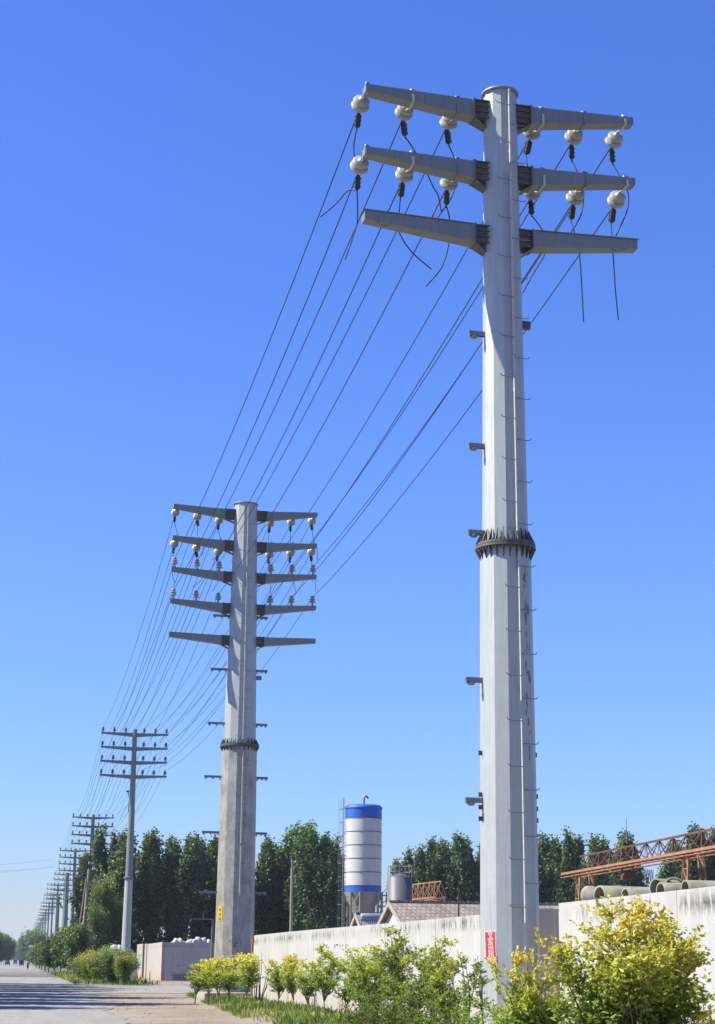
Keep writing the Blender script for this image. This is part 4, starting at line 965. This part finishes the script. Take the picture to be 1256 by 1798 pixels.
# shrubs and saplings with real twigs
def shrub(seed, H, W, stems, nb, nt_, nleaf, ls, trunk_h=.0, yel=.55, cone=.6, spread=1.0):
    rr = random.Random(seed); g = np.random.default_rng(seed); m = MB(); LP = []; LD = []; LT = []
    base = Vector((0, 0, 0)); roots = []
    if trunk_h:
        for s in range(max(1, stems//4)):
            pts, d = limb_pts(Vector((rr.uniform(-.05, .05), rr.uniform(-.05, .05), -.05)), Vector((rr.gauss(0, .10), rr.gauss(0, .10), 1)), trunk_h+.05, 4, .05, .05, rr); m.tube(pts, [.022*H/1.5, .019*H/1.5, .017*H/1.5, .015*H/1.5, .013*H/1.5], 6); roots.append(pts[-1])
    else: roots = [Vector((0, 0, -.05))]
    for s in range(stems):
        a = s*2.4+rr.uniform(-.5, .5); tilt = rr.random()**.7; hh = (H-trunk_h)*rr.uniform(.72, 1.0)*(1-.22*tilt)
        d = Vector((math.cos(a)*tilt*W/H*cone, math.sin(a)*tilt*W/H*cone, 1)); p = roots[s % len(roots)]
        pts, _ = limb_pts(p, d, hh, 7, .09*spread, .02, rr); m.tube(pts, [.012*H/1.5*(1-.11*i) for i in range(8)], 5)
        for b in range(nb):
            u = rr.uniform(.18 if trunk_h == 0 else .1, 1); k = u*7; q = pts[min(6, int(k))].lerp(pts[min(7, int(k)+1)], k-int(k)); a2 = rr.uniform(0, 6.28)
            bl = W*.5*(1.05-u*.65)*rr.uniform(.45, 1); bp, _ = limb_pts(q, Vector((math.cos(a2), math.sin(a2), .55)), bl, 4, .12, .10, rr); m.tube(bp, [.005, .0045, .004, .003, .002], 4, False)
            for t in range(nt_):
                u2 = rr.uniform(.25, 1); k2 = u2*4; q2 = bp[min(3, int(k2))].lerp(bp[min(4, int(k2)+1)], k2-int(k2)); tl = W*.16*rr.uniform(.5, 1.2)
                dd = Vector((rr.gauss(0, 1), rr.gauss(0, 1), .7)).normalized(); young = rr.random()
                for l in range(nleaf):
                    q3 = q2+dd*tl*(l+1)/nleaf; sd = Vector((rr.gauss(0, 1), rr.gauss(0, 1), rr.gauss(0, .5))).normalized(); LP.append(q3[:]); LD.append((dd*.6+sd)[:])
                    LT.append(yel*1.15*max(0, min(1.1, q3.z/H-.25))+.25*young*(q3.z/H)+rr.gauss(0, .09))
    LP = np.array(LP); kz = H/np.percentile(LP[:, 2], 99.4); LP[:, 2] *= kz; m.v = [(v[0], v[1], v[2]*kz) for v in m.v]; n = len(LP); L = ls*(.6+.7*g.random(n)); keep = LP[:, 2] > .06
    tr = m.mesh('stems', 'twig'); o = leaves('foliage', 'leaf_privet', LP[keep], np.array(LD)[keep], L[keep], L[keep]*.55, np.array(LT)[keep], None, g); me = o.data; bpy.data.objects.remove(o)
    return tr, me
def put_shrub(sm_, name, label, loc, rz=0, sc_=1, group=None, cat='shrub'):
    t = thing(name, label, cat, loc, rz, group); put('stems', sm_[0], t); put('foliage', sm_[1], t); t.scale = sc_ if isinstance(sc_, tuple) else (sc_,)*3; return t
gz = lambda x, y: max(0, berm(x, y))
GS = 'yellow-green shrubs along the wall'
S = shrub(101, 2.5, 1.8, 30, 14, 8, 8, .076, 0, 1.0, .8)
p = atY(1112, 1690, 20.5); put_shrub(S, 'privet_bush', 'largest yellow-tipped bush at the right, in front of the white wall', (p.x, 20.5, 0), 0, (.98, .98, .90), GS)
S = shrub(102, 2.0, 1.4, 15, 12, 7, 8, .078, 0, .95, .8)
p = atY(1232, 1690, 20.3); put_shrub(S, 'privet_bush', 'bush at the right edge overlapping the largest bush', (p.x, 20.3, 0), 1, (.5, .5, .55), GS)
p = atY(938, 1690, 23.5); put_shrub(S, 'privet_bush', 'rounded yellow-green bush covering the foot of the nearest pole', (p.x, 23.5, 0), 0, (.62, .62, .86), GS)
p = atY(885, 1690, 24.5); put_shrub(S, 'privet_bush', 'smaller bush leaning on the left side of the nearest pole\'s foot', (p.x, 24.5, 0), 3, (.40, .40, .55), GS)
SAP = [shrub(110, 1.75, .95, 7, 9, 6, 7, .062, .40, .62, .8), shrub(111, 1.5, 1.0, 7, 9, 6, 7, .062, .34, .85, .85), shrub(112, 1.9, 1.1, 8, 9, 6, 7, .064, .35, .6, .8), shrub(115, 1.6, .9, 6, 9, 6, 7, .062, .30, .92, .7)]
SLIM = shrub(113, 1.8, .45, 3, 7, 4, 6, .055, .5, .4, .6)
spots = [  # px, top px, X-line, kind, width, label
    (342, 1694, 72, 1, 1.1, 'first yellow sapling from the left, at the corner of the verge'), (365, 1686, 69, 1, 1.0, 'second yellow sapling from the left, before the second pole'), (388, 1684, 66, 1, 1.0, 'third yellow sapling from the left, before the second pole'),
    (410, 1682, 63, 1, 1.0, 'fourth yellow sapling, before the foot of the second pole'), (434, 1679, 61, 1, 1.05, 'fifth yellow sapling, just left of the white wall end'),
    (486, 1684, 58, 1, .85, 'golden sapling at the far end of the white wall'), (518, 1682, 53, 1, .95, 'golden sapling second along the white wall'), (545, 1680, 50, 1, 1.0, 'golden sapling third along the white wall'),
    (574, 1666, 47, 0, .95, 'upright sapling with dark shoots, fourth along the white wall'), (604, 1680, 45, 0, 1.0, 'green sapling fifth along the white wall'), (636, 1672, 43, 2, 1.0, 'green sapling sixth along the white wall, two trunks'),
    (664, 1655, 41, 2, .9, 'tall sapling with long dark shoots over the wall face'), (698, 1640, 39, 2, 1.0, 'tallest sapling by the wall, reaching towards the gable'), (728, 1674, 37, 0, 1.0, 'dense sapling just right of the tallest one'),
    (756, 1655, 35, 2, .8, 'sapling with a shoot leaning right'), (786, 1684, 33, 0, .8, 'dark green spreading sapling left of the notice'), (812, 1684, 31, 3, .9, 'thin sparse sapling before the wall, left of the nearest pole'), (846, 1686, 30, 3, 1.1, 'thin sapling under the red notice')]
for i, (x, yt, Y, kind, wsc, lb) in enumerate(spots):
    p = atY(x, 1690, Y); X = p.x; z0 = gz(X, Y); H = atY(x, yt, Y).z-z0; kk = 3 if kind == 1 and i % 2 else kind; Sm = SLIM if kind == 3 else SAP[kk]; h0 = 1.8 if kind == 3 else [1.75, 1.5, 1.9, 1.6][kk]
    put_shrub(Sm, 'sapling', lb, (X, Y, z0), i*1.37, (wsc*(1.12 if Y < 55 else 1.45)*(.9+.25*math.sin(i*2.1)**2), wsc*(1.12 if Y < 55 else 1.45), H/h0*(1+.05*math.sin(i*3.3))), GS, 'sapling').rotation_euler = (.05*math.sin(i*5), .06*math.sin(i*2.3+1), i*1.37)
LOW = shrub(120, .9, 1.1, 9, 7, 5, 6, .055, 0, .25, 1.2)
for i, (x, Y) in enumerate([(655, 42), (690, 39), (722, 37), (760, 33), (800, 30), (835, 27), (870, 25), (900, 22)]):
    p = atY(x, 1690, Y); put_shrub(LOW, 'low_shrub', 'low green shrub, %s from the left under the saplings' % nth(i), (p.x-.25, Y, gz(p.x, Y)), i, (1.0, 1.0, 1.1), 'low shrubs under the saplings')
# bush group in front of the third pole and hedge bushes
HB = poplar(130, 4, 1.6, 9000, .16, 'leaf_verge', 'twig', .12, wfun=bw); HBG = poplar(131, 4, 1.8, 9000, .16, 'leaf_hedge', 'twig', .10, wfun=bw)
for i, (x, y, Y, ws, M_) in enumerate([(166, 1684, 140, .78, HB), (184, 1682, 134, .85, HB), (200, 1680, 130, .8, HBG), (210, 1684, 137, .8, HBG), (218, 1688, 126, .42, HB), (150, 1690, 150, .7, HBG)]):
    p = atY(x, 1690, Y); H = atY(x, y, Y).z; t = plant(M_, 'verge_bush', ['yellowish bush leftmost before the third pole', 'yellow-green bush second before the third pole', 'dark green bush in the middle of the clump', 'dark bush behind the small thin one', 'small thin yellowish bush at the foot of the third pole', 'low bush at the foot of the pale concrete pole'][i], 'bush', (p.x, Y, 0), i*1.1, (ws, ws, H/4.2), 'bushes before the third pole')
# dead stake bundle by the wall end
st = thing('dead_sapling', 'bare dark bundle of dead twigs beside the golden saplings', 'dead plant', (XatY(458, 1690, 64), 64, .3)); m = MB(); rr = random.Random(9)
for i in range(9): m.tube(limb_pts(Vector((rr.uniform(-.15, .15), 0, 0)), Vector((rr.gauss(0, .18), rr.gauss(0, .1), 1)), rr.uniform(1.2, 1.75), 5, .08, 0, rr)[0], [.02, .017, .014, .012, .009, .005], 5)
m.build('twigs', 'dark_pole', st)

# ------------------------------------------------------------------ traffic far down the road
def wheel(m, c, r, w_): m.lathe([(r*.6, -w_/2), (r, -w_/2), (r, w_/2), (r*.6, w_/2)], c, (1, 0, 0), 16)
def car(name, label, cat, x, y, van, mat):
    d = ray(x, 1690); p = Vector((x_ := (x-40)/F*y*1.03, y, 0)); t = thing(name, label, cat, p); h = 1.95 if van else 1.45; m = MB()
    sec = [(-2.1, .35), (-2.15, .85), (-1.9, h*.62), (-1.6 if van else -1.2, h), (1.0, h), (1.5, h*.65), (2.1, h*.55), (2.15, .35)]; w_ = .85
    V = [(-w_*(.86 if z > h*.7 else 1), a, z) for a, z in sec]+[(w_*(.86 if z > h*.7 else 1), a, z) for a, z in sec]; n = len(sec)
    m.add(V, [tuple(range(n))[::-1], tuple(range(n, 2*n))]+[(i, (i+1) % n, (i+1) % n+n, i+n) for i in range(n)]); m.build('body', mat, t)
    MB().hexa([(-.66, -2.02+.0, h*.64), (.66, -2.02, h*.64), (.66, -1.95, h*.64), (-.66, -1.95, h*.64), (-.6, -1.72 if van else -1.4, h*.93), (.6, -1.72 if van else -1.4, h*.93), (.6, -1.66 if van else -1.3, h*.93), (-.6, -1.66 if van else -1.3, h*.93)]).build('rear_window', 'glass', t)
    for sx in (-1, 1):
        for yy in (-1.35, 1.35): mm = MB(); wheel(mm, (sx*.76, yy, .32), .32, .2); mm.build('wheel', 'rubber', t)
        MB().box((sx*.68, -2.14, .8), (.22, .06, .16)).build('tail_light', 'red_paint', t)
    return t
car('parked_car', 'dark car driving away on the far left of the road', 'car', 16, 640, False, 'dark_body')
car('white_van', 'small white van far ahead on the road', 'van', 28.5, 760, True, 'white_body')
t = thing('cargo_tricycle', 'brown covered cargo tricycle seen from behind far down the road', 'tricycle', (-.3, 520, 0))
MB().box((0, 0, 1.22), (1.4, 2.0, 1.35)).box((0, 0, 1.92), (1.5, 2.1, .05)).box((0, 0, .5), (1.3, 2.2, .08)).build('cargo_box', 'brown_box', t)
MB().box((0, -1.01, 1.2), (1.15, .02, 1.0)).build('rear_door', 'dark_rust', t)
for c in ((-.62, -.6, .3), (.62, -.6, .3), (0, 1.7, .3)): mm = MB(); wheel(mm, c, .3, .12); mm.build('wheel', 'rubber', t)
MB().bar((0, 1.0, .5), (0, 1.7, .3), .08).bar((0, 1.5, .3), (0, 1.35, 1.1), .06).bar((-.3, 1.35, 1.1), (.3, 1.35, 1.1), .05).build('fork', 'dark_steel', t)
def rider(label, X, Y, shirt):
    t = thing('motor_scooter', label.replace('person in a pale shirt riding a scooter', 'motor scooter ridden').replace('person on a scooter', 'motor scooter'), 'scooter', (X, Y, 0))
    for yy in (-.6, .62): mm = MB(); wheel(mm, (0, yy, .26), .26, .11); mm.build('wheel', 'rubber', t)
    MB().box((0, -.35, .52), (.28, .75, .28)).box((0, .05, .3), (.3, .5, .06)).bar((0, .3, .3), (0, .5, .95), .22, .05).build('body', 'dark_body', t)
    MB().box((0, -.35, .74), (.26, .7, .10)).build('seat', 'rubber', t); MB().bar((-.33, .45, 1.0), (.33, .45, 1.0), .04).bar((0, .6, .26), (0, .45, 1.0), .05).build('handlebar', 'dark_steel', t)
    MB().box((0, -.76, .55), (.14, .04, .08)).build('tail_light', 'red_paint', t)
    p = thing('person', label, 'person', (X, Y, 0)); me = bpy.data.meshes.new('body')
    J = [((0, -.2, .85), .15), ((0, -.18, 1.1), .15), ((0, -.15, 1.32), .17), ((0, -.13, 1.45), .07), ((0, -.12, 1.52), .09), ((0, -.12, 1.62), .11), ((0, -.12, 1.70), .08),
         ((-.19, -.13, 1.36), .07), ((-.27, .0, 1.14), .05), ((-.28, .3, 1.06), .04), ((-.28, .42, 1.03), .04), ((.19, -.13, 1.36), .07), ((.27, .0, 1.14), .05), ((.28, .3, 1.06), .04), ((.28, .42, 1.03), .04),
         ((-.12, -.15, .83), .10), ((-.16, .22, .78), .08), ((-.15, .18, .42), .05), ((-.14, .28, .36), .045), ((.12, -.15, .83), .10), ((.16, .22, .78), .08), ((.15, .18, .42), .05), ((.14, .28, .36), .045)]
    E = [(0, 1), (1, 2), (2, 3), (3, 4), (4, 5), (5, 6), (2, 7), (7, 8), (8, 9), (9, 10), (2, 11), (11, 12), (12, 13), (13, 14), (0, 15), (15, 16), (16, 17), (17, 18), (0, 19), (19, 20), (20, 21), (21, 22)]
    me.from_pydata([j[0] for j in J], E, []); o = put('body', me, p); md = o.modifiers.new('skin', 'SKIN'); sv = me.skin_vertices[0].data if me.skin_vertices else None
    if sv is None:
        bpy.context.view_layer.update()
    if me.skin_vertices:
        for i, j in enumerate(J): me.skin_vertices[0].data[i].radius = (j[1], j[1]); me.skin_vertices[0].data[i].use_root = i == 0
    o.modifiers.new('sub', 'SUBSURF').levels = 1; me.materials.append(MAT[shirt])
    MB().lathe([(.02, .13), (.09, .10), (.125, .03), (.12, -.04), (.08, -.08)], (0, -.13, 1.64), n=12).build('hair', 'hair', p)
    MB().lathe([(.09, 0), (.13, .2), (.15, .4)], (0, -.2, .84), n=10).build('trousers', 'trousers', p)
rider('person in a pale shirt riding a scooter along the right side of the road', 1.0, 345, 'shirt')
rider('person on a scooter at the left edge of the photo', -8.1+.9, 560, 'white_body')
sh = thing('roadside_shelter', 'small white-topped shelter among the trees at the far end of the verge', 'shelter', (XatY(55, 1690, 640), 640, 0)); 
MB().lathe([(.1, 6.9), (1.0, 6.7), (1.3, 6.2)], n=12).build('roof', 'white_body', sh); MB().bar((-1, 0, 0), (-1, 0, 6.3), .3).bar((.9, 0, 0), (.9, 0, 6.3), .3).build('post', 'whitewash', sh)

# ------------------------------------------------------------------ air
hm = bpy.data.materials.new('haze'); hm.use_nodes = True; t = hm.node_tree; t.nodes.clear()
pv = t.nodes.new('ShaderNodeVolumePrincipled'); pv.inputs['Color'].default_value = (.80, .88, 1, 1); pv.inputs['Density'].default_value = .00011; pv.inputs['Anisotropy'].default_value = .2
ot = t.nodes.new('ShaderNodeOutputMaterial'); t.links.new(pv.outputs[0], ot.inputs['Volume']); MAT['haze'] = hm
hz = struct(MB().box((0, 2900, 15.5), (8400, 6400, 33)).build('haze', 'haze'), 'stuff')
